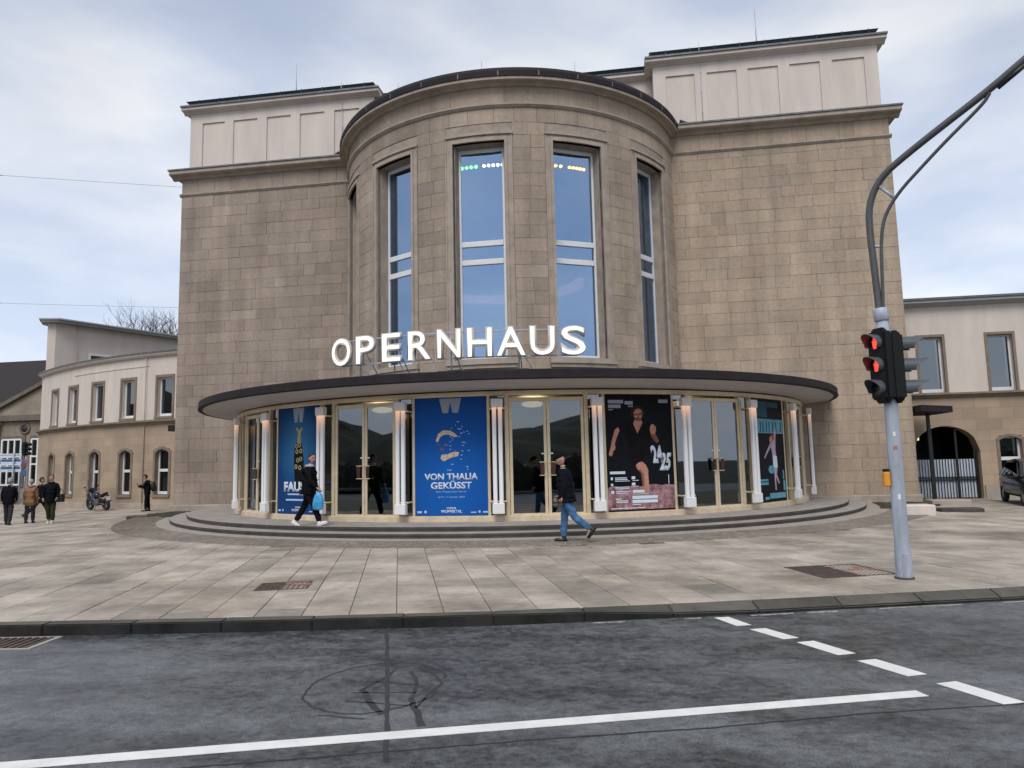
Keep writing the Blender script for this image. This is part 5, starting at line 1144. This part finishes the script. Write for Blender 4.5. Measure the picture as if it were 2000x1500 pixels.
s_ = MB(); s_.box(-35.75, -35.3, 13.1, 13.4, 1.15, 1.8); s_.box(-35.3, -34.95, 13.15, 13.35, 1.25, 1.62); s_.build('housing', m_sig, fs_, bevel=.03)
s_ = MB(); s_.ell((-35.36, 13.09, 1.52), (.09, .03, .11), 12, 8); s_.build('green_lamp', m_lgreen, fs_)
bs = thing('signal_back', 'dark signal head seen from behind above the street signs', 'traffic light', (-34.85, 15.2, ground_z(-35)))
s_ = MB(); s_.tube([(-35.2, 15.2, -.5), (-35.2, 15.2, 3.2)], .05, 8); s_.tube([(-35.2, 15.2, 3.15), (-34.9, 15.2, 3.15)], .03, 6); s_.build('post', m_grey, bs)
s_ = MB(); s_.box(-35.05, -34.8, 15.05, 15.35, 2.85, 3.75); s_.build('housing', m_sig, bs, bevel=.03)
for z in (3.0, 3.3, 3.6): s_ = MB(); s_.tube([(-34.8, 15.2, z), (-34.5, 15.2, z-.02)], [.11, .10], 10); s_.build('visor', m_sig, bs)
# ------------------------------------------------------------------ motorcycle by the wing wall (built facing local +x)
def mcyc():
    M = Matrix.Translation((-20.75, 4.45, ground_z(-20.7))) @ Matrix.Rotation(radians(158), 4, 'Z') @ Matrix.Rotation(radians(-7), 4, 'X') @ Matrix.Scale(.94, 4)
    o = link('motorcycle', None, None, M); tag(o, 'black and blue motorcycle parked against the curved wing wall', 'motorcycle')
    m_tyre = mat('tyre_rubber', (.015, .015, .016), .8, var=.2); m_body = mat('midnight_paint', (.012, .014, .035), .25, var=.1); m_alu = mat('bare_aluminium', (.12, .12, .13), .4, metal=.6, var=.1)
    def B(s_, n, m, p=o, bevel=0): s_.v = [M @ v for v in s_.v]; return s_.build(n, m, p, bevel)
    for x in (-.70, .72):
        wv = link('wheel', None, o); s_ = MB(); s_.torus((x, 0, .31), .235, .075, 'y', 28, 10); B(s_, 'tyre', m_tyre, wv)
        s_ = MB(); s_.torus((x, 0, .31), .17, .018, 'y', 24, 6); s_.tube([(x, -.05, .31), (x, .05, .31)], .04, 10)
        for k in range(5): q = 2*pi*k/5; s_.tube([(x, 0, .31), (x+.165*cos(q), 0, .31+.165*sin(q))], .012, 6)
        B(s_, 'rim', m_alu, wv)
    s_ = MB(); s_.ell((.14, 0, .78), (.30, .16, .155), 16, 10, 0, None, lambda p: Vector((p.x, p.y*(1-.25*p.x), p.z+.12*p.x))); B(s_, 'tank', m_body)
    s_ = MB(); s_.plate([(.62, .95), (.74, .80), (.66, .62), (.40, .42), (-.05, .32), (-.10, .40), (.10, .62), (.30, .80), (.45, .98)], -.16, .16); B(s_, 'fairing', m_body, o, .05)
    s_ = MB(); s_.plate([(.62, .95), (.50, 1.15), (.44, 1.13), (.48, .97)], -.12, .12); B(s_, 'windscreen', m_lens, o, .02)
    s_ = MB(); s_.plate([(-.05, .80), (-.30, .76), (-.66, .90), (-.86, .93), (-.82, .84), (-.40, .66), (-.05, .66)], -.12, .12); B(s_, 'seat', m_tyre, o, .04)
    s_ = MB(); s_.box(-.22, .30, -.14, .14, .28, .60); s_.tube([(-.05, -.17, .36), (-.05, .17, .36)], .12, 14); B(s_, 'engine', m_alu, o, .03)
    for y in (-.09, .09):
        s_ = MB(); s_.tube([(.72, y, .31), (.50, y, .98)], .025, 8); B(s_, 'fork', m_alu)
        s_ = MB(); s_.tube([(.50, y, .98), (.40, y*4, 1.05)], .014, 8); B(s_, 'handlebar', m_black)
        s_ = MB(); s_.tube([(.50, y*2.2, 1.0), (.47, y*3.8, 1.2)], .008, 6); s_.ell((.47, y*3.8, 1.22), (.02, .06, .035), 10, 6); B(s_, 'mirror', m_black)
    s_ = MB(); s_.tube([(-.1, -.14, .34), (-.45, -.17, .36), (-.80, -.18, .50)], [.03, .045, .055], 12); B(s_, 'exhaust', m_alu)
    s_ = MB(); s_.tube([(-.70, .08, .31), (-.15, .08, .40)], .03, 8); s_.tube([(-.70, -.08, .31), (-.15, -.08, .40)], .03, 8); B(s_, 'swingarm', m_alu)
    s_ = MB(); s_.tube([(.72+.30*cos(q), 0, .31+.325*sin(q)) for q in [radians(20+14*i) for i in range(10)]], .06, 8, sq=(1, .3)); B(s_, 'mudguard', m_body)
    s_ = MB(); s_.box(-.965, -.95, -.10, .10, .52, .72); B(s_, 'number_plate', m_white); s_ = MB(); s_.plate([(-.80, .86), (-.95, .74), (-.95, .68), (-.78, .80)], -.05, .05); B(s_, 'tail', m_tyre)
    s_ = MB(); s_.ell((.66, 0, .82), (.07, .10, .09), 12, 8); B(s_, 'headlight', m_lens); s_ = MB(); s_.tube([(-.05, .12, .30), (-.12, .30, .02)], .012, 6); B(s_, 'side_stand', m_black)
mcyc()
# ------------------------------------------------------------------ black car at the right edge (faces local +x)
def car():
    M = Matrix.Translation((17.72, -.6, ground_z(17.5))) @ Matrix.Rotation(radians(-104), 4, 'Z')
    o = link('parked_car', None, None, M); tag(o, 'black hatchback parked in front of the straight side wing', 'car')
    m_cp = mat('black_car_paint', (.008, .009, .012), .18, var=.1); m_cg = glass('car_glass', (.12, .16, .16), .12); m_tyre = MATS['tyre_rubber']
    sec = [(-2.05, .35, .62, .70), (-1.95, .28, .95, .78), (-1.6, .24, 1.0, .84), (-.6, .22, .98, .87), (.5, .22, .98, .87), (1.2, .24, .94, .86), (1.75, .28, .82, .80), (2.02, .34, .66, .66), (2.08, .42, .58, .55)]
    s_ = MB(); vs = []; fs = []; n = 12
    for x, zb, zt, hw in sec:
        zm = (zb+zt)/2; hh = (zt-zb)/2
        for k in range(n):
            q = 2*pi*k/n+pi/n; c, s = cos(q), sin(q); f = lambda v: math.copysign(abs(v)**.45, v); vs.append((x, hw*f(c), zm+hh*f(s)))
    for i in range(len(sec)-1):
        for k in range(n): fs.append((i*n+k, i*n+(k+1)%n, (i+1)*n+(k+1)%n, (i+1)*n+k))
    fs += [tuple(reversed(range(n))), tuple((len(sec)-1)*n+k for k in range(n))]; s_.add(vs, fs, 0, M, True); s_.build('body', m_cp, o)
    s_ = MB(); g0 = [(-1.85, .95, .74), (-1.35, 1.44, .60), (-.2, 1.50, .62), (.35, 1.42, .60), (1.05, .93, .76)]
    vs = []; fs = []
    for x, z, hw in g0: vs += [(x, -hw, z), (x, hw, z), (x, .80 if z < 1 else hw+.12, .93), (x, -(.80 if z < 1 else hw+.12), .93)]
    for i in range(4):
        for j in range(4): fs.append((4*i+j, 4*i+(j+1)%4, 4*i+4+(j+1)%4, 4*i+4+j))
    fs += [(3, 2, 1, 0), (16, 17, 18, 19)]; s_.add(vs, fs, 0, M, False); s_.build('roof', m_cp, o, bevel=.03)
    s_ = MB(); s_.add([(.42, -.54, 1.385), (.42, .54, 1.385), (1.02, .68, .965), (1.02, -.68, .965), (.44, -.54, 1.40), (.44, .54, 1.40), (1.04, .68, .98), (1.04, -.68, .98)], [(0, 3, 2, 1), (4, 5, 6, 7), (0, 1, 5, 4), (1, 2, 6, 5), (2, 3, 7, 6), (3, 0, 4, 7)], 0, M); s_.build('windscreen', m_cg, o)
    for sg in (-1, 1):
        s_ = MB(); s_.add([(.25, sg*.645, 1.38), (-1.2, sg*.66, 1.38), (-1.5, sg*.80, .96), (.85, sg*.80, .96), (.25, sg*.655, 1.38), (-1.2, sg*.67, 1.38), (-1.5, sg*.815, .96), (.85, sg*.815, .96)], [(0, 1, 2, 3), (7, 6, 5, 4), (0, 4, 5, 1), (1, 5, 6, 2), (2, 6, 7, 3), (3, 7, 4, 0)], 0, M); s_.build('side_window', m_cg, o)
        s_ = MB(); s_.ell((.70, sg*1.0, 1.02), (.09, .12, .085), 12, 8, 0, M); s_.build('mirror', m_cp, o)
        s_ = MB(); s_.ell((1.86, sg*.58, .70), (.16, .17, .08), 12, 8, 0, M); s_.build('headlight', mat('headlight_glass', (.35, .37, .4), .1, var=0), o)
        for x in (-1.3, 1.32):
            wv = link('wheel', None, o); s_ = MB(); s_.torus((x, sg*.76, .31), .23, .085, 'y', 28, 10, 0, M); s_.build('tyre', m_tyre, wv); s_ = MB(); s_.tube([M @ Vector((x, sg*.74, .31)), M @ Vector((x, sg*.82, .31))], .2, 18); s_.build('rim', m_grey, wv)
    s_ = MB(); s_.box(2.07, 2.09, -.26, .26, .42, .53, 0, M); s_.build('number_plate', m_white, o)
car()
# ------------------------------------------------------------------ people (local: +x forward, +y left, z up)
m_skin = mat('skin', (.42, .25, .185), .55, var=.08, scale=12)
m_eye = mat('eye', (.03, .02, .02), .3, var=0); m_lip = mat('lip', (.33, .13, .11), .5, var=0)
def skin_mesh(joints, edges, root=0, levels=2):
    me = bpy.data.meshes.new('tmp'); me.from_pydata([j[0] for j in joints], edges, []); o = bpy.data.objects.new('tmp', me); COL.objects.link(o)
    o.modifiers.new('s', 'SKIN'); sv = me.skin_vertices[0].data
    for i, j in enumerate(joints):
        r = j[1]; sv[i].radius = r if hasattr(r, '__len__') else (r, r); sv[i].use_root = (i == root)
    sd = o.modifiers.new('d', 'SUBSURF'); sd.levels = levels; sd.render_levels = levels
    dg = bpy.context.evaluated_depsgraph_get(); out = bpy.data.meshes.new_from_object(o.evaluated_get(dg))
    vs = [v.co.copy() for v in out.vertices]; fs = [tuple(p.vertices) for p in out.polygons]
    bpy.data.objects.remove(o); bpy.data.meshes.remove(me); bpy.data.meshes.remove(out); return vs, fs
from mathutils import noise as mnoise
def crease(vs, amp, sc=9.0):
    # cloth folds: push vertices along the direction from their local axis
    out = []
    for v in vs:
        f = mnoise.noise(Vector((v.x*sc, v.y*sc, v.z*sc*1.9)))+.5*mnoise.noise(Vector((v.x*sc*2.3+4, v.y*sc*2.3, v.z*sc*4.5)))
        g = mnoise.noise_vector(Vector((v.x*sc*.8+7, v.y*sc*.8, v.z*sc*1.6)))
        out.append(v+Vector((g.x, g.y, g.z*.4))*amp+Vector((0, 0, f*amp*.4)))
    return out
def limb(p, ang, l, side=0): return p+Vector((sin(ang)*l, side*l, -cos(ang)*l*sqrt(max(0, 1-side*side))))
def person(label, loc, heading, h, cloth, legs, arms, lean=0, head=(0, 0), hair=None, coat=.0, extra=None, beanie=False, bulk=1.0):
    """legs: ((thigh, knee) left, right) degrees, arms: ((upper, elbow, out) left, right)"""
    S = h/1.76; M = Matrix.Translation(loc) @ Matrix.Rotation(heading, 4, 'Z') @ Matrix.Scale(S, 4)
    rd = radians; pel = Vector((0, 0, .94)); J = {}
    for sg, nm, (t, k) in ((1, 'L', legs[0]), (-1, 'R', legs[1])):
        hp = pel+Vector((0, sg*.095, -.03)); kn = limb(hp, rd(t), .43); an = limb(kn, rd(t-k), .41); J[nm] = (hp, kn, an, rd(t-k))
    low = min(J[n][2].z-(.075 if abs(J[n][3]) < .45 else .06) for n in 'LR'); up = Vector((0, 0, -low))
    for n in 'LR': J[n] = tuple(v+up if isinstance(v, Vector) else v for v in J[n])
    pel = pel+up; ln = rd(lean)
    def sp(z, x=0): d = z-.94; return pel+Vector((x+sin(ln)*d, 0, cos(ln)*d))
    spine = [pel, sp(1.10), sp(1.28, .01), sp(1.42), sp(1.50)]; neck = sp(1.535, .01+.03*sin(ln)); sh = {1: sp(1.415)+Vector((0, .175, 0)), -1: sp(1.415)+Vector((0, -.175, 0))}
    A = {}
    for sg, (u_, e, o_) in ((1, arms[0]), (-1, arms[1])):
        el = limb(sh[sg], rd(u_), .285, sg*o_); wr = limb(el, rd(u_+e), .25, -sg*o_*.3); A[sg] = (sh[sg], el, wr, rd(u_+e))
    # continuous body
    js = [(spine[0], (.15, .125)), (spine[1], (.135, .11)), (spine[2], (.155, .12)), (spine[3], (.14, .10)), (spine[4], (.065, .065)), (neck+Vector((0, 0, .03)), (.055, .055))]; es = [(0, 1), (1, 2), (2, 3), (3, 4), (4, 5)]
    for n in 'LR':
        hp, kn, an, q = J[n]; k = len(js); toe = an+Vector((cos(q)*.15+.0, 0, -.055+sin(q)*.12)) if abs(q) > .3 else an+Vector((.15, 0, -.045))
        js += [(hp, .088), (hp.lerp(kn, .5), .078), (kn, .058), (kn.lerp(an, .4), .056), (an, .038), (toe, .034)]; es += [(0, k), (k, k+1), (k+1, k+2), (k+2, k+3), (k+3, k+4), (k+4, k+5)]
    for sg in (1, -1):
        a, b, c, q = A[sg]; k = len(js); js += [(a, .058), (a.lerp(b, .6), .045), (b, .038), (c, .027)]; es += [(3, k), (k, k+1), (k+1, k+2), (k+2, k+3)]
    vs, fs = skin_mesh(js, es); body = MB(); body.add(vs, fs, 0, M, True)
    hd = neck+Vector((.03+sin(rd(head[0]))*.06, 0, .145-abs(sin(rd(head[0])))*.02)); HM = M @ Matrix.Translation(hd) @ Matrix.Rotation(rd(head[1]), 4, 'Z') @ Matrix.Rotation(rd(head[0]), 4, 'Y')
    def hf(p):
        q = p.copy(); 
        if q.z < 0: q.x *= 1+.12*q.z; q.y *= 1+.32*q.z; q.x += .10*(-q.z)*(1 if q.x > 0 else .2)
        if q.x > .7: q.x = .7+(q.x-.7)*.6
        return q
    body.ell((0, 0, 0), (.098, .076, .122), 20, 14, 0, HM, hf)
    body.add([(.088, -.014, -.03), (.088, .014, -.03), (.118, 0, -.022), (.088, 0, .022)], [(0, 2, 1), (0, 3, 2), (1, 2, 3), (0, 1, 3)], 0, HM)
    for sg in (1, -1): body.ell((-.005, sg*.078, -.005), (.022, .012, .032), 8, 6, 0, HM); body.ell((.080, sg*.031, .012), (.01, .014, .008), 8, 6, 1, HM)
    body.ell((.084, 0, -.058), (.012, .024, .007), 8, 6, 2, HM)
    for sg in (1, -1):       # hands: palm, four fingers, thumb
        a, b, c, q = A[sg]; d = (c-b).normalized(); f_ = Vector((cos(q), 0, sin(q))); pm = c+d*.045
        body.tube([c-d*.02, c+d*.03, c+d*.085], [.026, .034, .030], 8, 0, M, True, (1, .55))
        for i, l in enumerate((.062, .072, .068, .052)):
            bs_ = c+d*.078+f_*(.026-.017*i); curl = f_.cross(Vector((0, sg, 0))).normalized()
            body.tube([bs_, bs_+d*l*.5+Vector((0, -sg*.012, 0)), bs_+d*l*.85+Vector((0, -sg*.032, 0))], [.0095, .009, .007], 6, 0, M)
        body.tube([c+d*.02+f_*.02, c+d*.05+f_*.045, c+d*.08+f_*.05], [.012, .011, .008], 6, 0, M)
    o = link('person', None, None, Matrix.Translation(loc) @ Matrix.Rotation(heading, 4, 'Z')); tag(o, label, 'person')
    body.build('body', [m_skin, m_eye, m_lip], o)
    # jacket
    b_ = bulk; hem = sp(.94-.02)-Vector((0, 0, coat))
    js = [(sp(.99), (.175*b_, .145*b_)), (sp(1.12), (.165*b_, .14*b_)), (sp(1.28, .005), (.18*b_, .15*b_)), (sp(1.41), (.16*b_, .125*b_)), (sp(1.485), (.085, .085))]; es = [(0, 1), (1, 2), (2, 3), (3, 4)]; k = len(js); js += [(hem, (.185*b_, .155*b_))]; es += [(0, k)]
    if coat > .2: js += [(sp(.94)-Vector((.02, 0, coat*.5)), (.185*b_, .155*b_))]; es[-1] = (0, k+1); es.append((k+1, k))
    for sg in (1, -1):
        a, b, c, q = A[sg]; k = len(js); js += [(a, .075*b_), (a.lerp(b, .55), .064*b_), (b, .056*b_), (c, .043)]; es += [(3, k), (k, k+1), (k+1, k+2), (k+2, k+3)]
    vs, fs = skin_mesh(js, es, levels=3); s_ = MB(); s_.add(crease(vs, .017), fs, 0, M, True); s_.tube([sp(1.46), sp(1.52, .01)], [.088, .075], 14, 0, M); s_.build('jacket', cloth['jacket'], o)
    # trousers
    js = [(pel+Vector((0, 0, .04)), (.155, .13)), (pel-Vector((0, 0, .02)), (.15, .125))]; es = [(0, 1)]
    for n in 'LR':
        hp, kn, an, q = J[n]; k = len(js); js += [(hp-Vector((0, 0, .03)), .108), (hp.lerp(kn, .5), .10), (kn, .084), (kn.lerp(an, .5), .078), (an.lerp(kn, .04), .070)]; es += [(1, k), (k, k+1), (k+1, k+2), (k+2, k+3), (k+3, k+4)]
    vs, fs = skin_mesh(js, es, levels=3); s_ = MB(); s_.add(crease(vs, .014, 11), fs, 0, M, True); s_.build('trousers', cloth['trousers'], o)
    for n in 'LR':
        hp, kn, an, q = J[n]; pit = q if abs(q) > .3 else 0; FM = M @ Matrix.Translation(an) @ Matrix.Rotation(-pit, 4, 'Y')
        s_ = MB(); s_.ell((.055, 0, -.035), (.145, .05, .045), 14, 8, 0, FM, lambda p: Vector((p.x, p.y, max(p.z, -.8)*(1-.25*max(0, p.x))))); s_.ell((-.01, 0, .0), (.055, .045, .07), 12, 8, 0, FM)
        so_ = s_.build('shoe', cloth['shoes'], o); s_ = MB(); s_.box(-.09, .195, -.045, .045, -.078, -.062, 0, FM); s_.build('sole', cloth.get('sole', m_black), so_, bevel=.006)
    if beanie:
        s_ = MB(); s_.ell((-.006, 0, .035), (.112, .09, .105), 16, 10, 0, HM, lambda p: Vector((p.x, p.y, max(p.z, -.05)))); s_.plate([(.06, .045), (.16, .03), (.16, .04), (.06, .075)], -.06, .06, 0, HM); s_.build('cap', cloth['hair'], o)
    else:
        hl = hair or 0
        s_ = MB(); s_.ell((-.014, 0, .022), (.105, .086, .118), 18, 12, 0, HM, lambda p: Vector((min(p.x, .55+.5*max(0, p.z)), p.y, p.z if p.x < .1 or p.z > .35 else max(p.z, .30)))); 
        if hl: s_.ell((-.05, 0, -.08), (.07, .085, .13), 14, 10, 0, HM)
        iv = M.inverted(); s_.v = [M @ (q+mnoise.noise_vector(q*42)*.012) for q in [iv @ v for v in s_.v]]; s_.build('hair', cloth['hair'], o)
    for sg in (1, -1):
        s_ = MB(); s_.tube([(.086, sg*.014, .032), (.084, sg*.032, .037), (.072, sg*.05, .031)], .005, 6, 0, HM); s_.build('eyebrow', cloth['hair'], o)
    if 'collar' in cloth: s_ = MB(); s_.torus(tuple(sp(1.50, -.01)), .085, .03, 'z', 20, 8, 0, M); s_.build('collar', cloth['collar'], o)
    return o, M, A, sp, HM
c_black = mat('black_cloth', (.0045, .005, .007), .85, var=.3, scale=14, bump=.3, bscale=25); c_navy = mat('navy_cloth', (.0055, .006, .011), .85, var=.3, scale=12, bump=.3, bscale=25); c_jean = mat('blue_denim', (.045, .13, .27), .85, var=.35, scale=9, bump=.2, bscale=60)
c_wshoe = mat('white_trainer', (.70, .68, .72), .5, var=.06); c_bshoe = mat('black_leather', (.012, .012, .012), .45, var=.2); c_hairb = mat('dark_hair', (.012, .009, .008), .6, var=.4, scale=40); c_hairg = mat('grey_hair', (.30, .29, .28), .7, var=.3, scale=40)
c_tan = mat('tan_quilted_coat', (.24, .125, .065), .8, var=.2, scale=8, bump=.4, bscale=12); c_olive = mat('olive_cloth', (.028, .034, .018), .85, var=.2); c_dgrey = mat('dark_grey_cloth', (.03, .032, .04), .85, var=.2); c_hood = mat('pale_hood', (.42, .40, .40), .85, var=.15); c_plum = mat('plum_cloth', (.035, .02, .03), .85, var=.2); c_brownh = mat('brown_hair', (.05, .03, .018), .6, var=.3)
c_cap = mat('black_cap', (.005, .005, .006), .95, var=.2, spec=.1)
# man in black crossing the top step, with a blue carrier bag
o, M, A, sp, HM = person('man in black hooded jacket and white trainers walking along the top step', (-3.62, -9.75, .222), radians(3), 1.80, dict(jacket=c_black, trousers=c_black, shoes=c_wshoe, sole=c_wshoe, hair=c_hairb, collar=c_hood),
   ((-20, 12), (26, 8)), ((6, 12, .18), (20, 22, .15)), lean=3, head=(4, -38), bulk=1.15)
hw_ = M @ (A[-1][2]+Vector((.03, 0, -.09)))
s_ = MB(); n = 10; vs = []; fs = []
for j, (r, z) in enumerate(((.03, 0), (.09, -.06), (.13, -.16), (.15, -.30), (.15, -.40), (.12, -.44))):
    for i in range(n): q = 2*pi*i/n; w_ = 1+.12*sin(3*q+j); vs.append((hw_.x+r*cos(q)*w_*.95, hw_.y+r*.5*sin(q)*w_, hw_.z+z))
for j in range(5):
    for i in range(n): fs.append((j*n+i, j*n+(i+1)%n, (j+1)*n+(i+1)%n, (j+1)*n+i))
fs += [tuple(range(n)), tuple(5*n+i for i in reversed(range(n)))]; s_.add(vs, fs, 0, None, True)
one(s_, 'carrier_bag', mat('blue_plastic_bag', (.02, .22, .52), .35, var=.25, scale=9, col2=(.06, .36, .62)), 'blue plastic carrier bag held by the man in white trainers', 'bag', (hw_.x, hw_.y, hw_.z-.44))
# man in jeans below the steps
person('man in black jacket, cap and blue jeans walking past the steps', (2.97, -11.75, ground_z(2.8)), radians(176), 1.80, dict(jacket=c_navy, trousers=c_jean, shoes=c_bshoe, hair=c_cap), 
   ((-22, 32), (9, 4)), ((-8, 22, .12), (4, 30, .12)), lean=5, head=(26, 8), beanie=True, bulk=1.2)
# elderly couple walking away on the square
gz = lambda x: ground_z(x)
person('grey haired man in dark jacket walking beside the woman in the tan coat', (-17.25, -4.35, gz(-17)), radians(118), 1.60, dict(jacket=c_navy, trousers=c_dgrey, shoes=c_bshoe, hair=c_hairg), ((12, 4), (-10, 6)), ((-4, 12, .22), (4, 12, .22)), lean=2, bulk=1.12)
person('grey haired woman in a tan quilted coat walking away', (-16.95, -3.75, gz(-16.5)), radians(112), 1.52, dict(jacket=c_tan, trousers=c_dgrey, shoes=c_bshoe, hair=c_hairg, collar=c_tan), ((-6, 4), (8, 4)), ((0, 10, .2), (4, 14, .2)), coat=.24, bulk=1.15)
# woman in black walking towards the street
o, M, A, sp, HM = person('woman in black coat, olive trousers and white shoes walking with a bag', (-15.9, -4.0, gz(-15.5)), radians(-62), 1.66, dict(jacket=c_black, trousers=c_olive, shoes=c_wshoe, sole=c_wshoe, hair=c_brownh, collar=c_black), ((8, 6), (-10, 10)), ((10, 25, .3), (-6, 30, .3)), coat=.16, head=(-4, 20), bulk=1.3)
hb = M @ Vector((.08, .30, .92)); s_ = MB(); s_.box(hb.x-.15, hb.x+.15, hb.y-.07, hb.y+.07, hb.z-.14, hb.z+.14); s_.torus((hb.x, hb.y, hb.z+.2), .13, .012, 'y', 20, 6)
one(s_, 'shoulder_bag', c_bshoe, 'black shoulder bag carried by the woman in olive trousers', 'bag', (hb.x, hb.y, hb.z-.14), bevel=.02)
person('person in plum trousers and dark coat walking behind the woman in black', (-18.75, -1.3, gz(-18.4)), radians(25), 1.66, dict(jacket=c_navy, trousers=c_plum, shoes=c_bshoe, hair=c_hairb), ((30, 10), (-32, 14)), ((-10, 10, .15), (10, 10, .15)), coat=.2, bulk=1.15)
# person with backpack looking at a phone by the wing
o, M, A, sp, HM = person('person in black with backpack looking down at a phone by the wing wall', (-16.75, 2.4, gz(-16.7)), radians(205), 1.58, dict(jacket=c_black, trousers=c_black, shoes=c_bshoe, hair=c_hairb), ((4, 2), (-4, 2)), ((28, 80, .05), (32, 85, .05)), lean=4, head=(30, 0), coat=.12, bulk=1.1)
s_ = MB(); s_.ell((-.25, 0, 1.2), (.14, .17, .25), 14, 10, 0, M); s_.ell((-.35, 0, 1.1), (.08, .13, .13), 12, 8, 0, M)
for sg in (1, -1): s_.tube([M @ Vector((-.17, sg*.11, 1.42)), M @ Vector((.02, sg*.12, 1.53)), M @ Vector((.15, sg*.13, 1.35)), M @ Vector((.1, sg*.17, 1.1))], .02, 8)
p0 = M @ Vector((-.25, 0, .95)); one(s_, 'backpack', mat('dark_backpack', (.012, .012, .016), .7, var=.3, scale=15, bump=.3, bscale=30), 'dark backpack worn by the person at the wing wall', 'backpack', tuple(p0))
ph = M @ (A[1][2].lerp(A[-1][2], .5)+Vector((.07, 0, .06))); PM = Matrix.Translation(ph) @ Matrix.Rotation(radians(205), 4, 'Z') @ Matrix.Rotation(radians(-50), 4, 'Y')
s_ = MB(); s_.box(-.006, .006, -.04, .04, -.075, .075, 0, PM); one(s_, 'phone', m_lens, 'small dark phone held by the person with the backpack', 'phone', tuple(ph), bevel=.003)
for n_, m_ in MATS.items():
    if n_.startswith('print_') or n_.endswith('_cloth') or n_ == 'black_cap': m_.node_tree.nodes['Principled BSDF'].inputs['Specular IOR Level'].default_value = .12
# keep tools off the default objects
for o in list(bpy.data.objects):
    if o.name.startswith('tmp'): bpy.data.objects.remove(o)
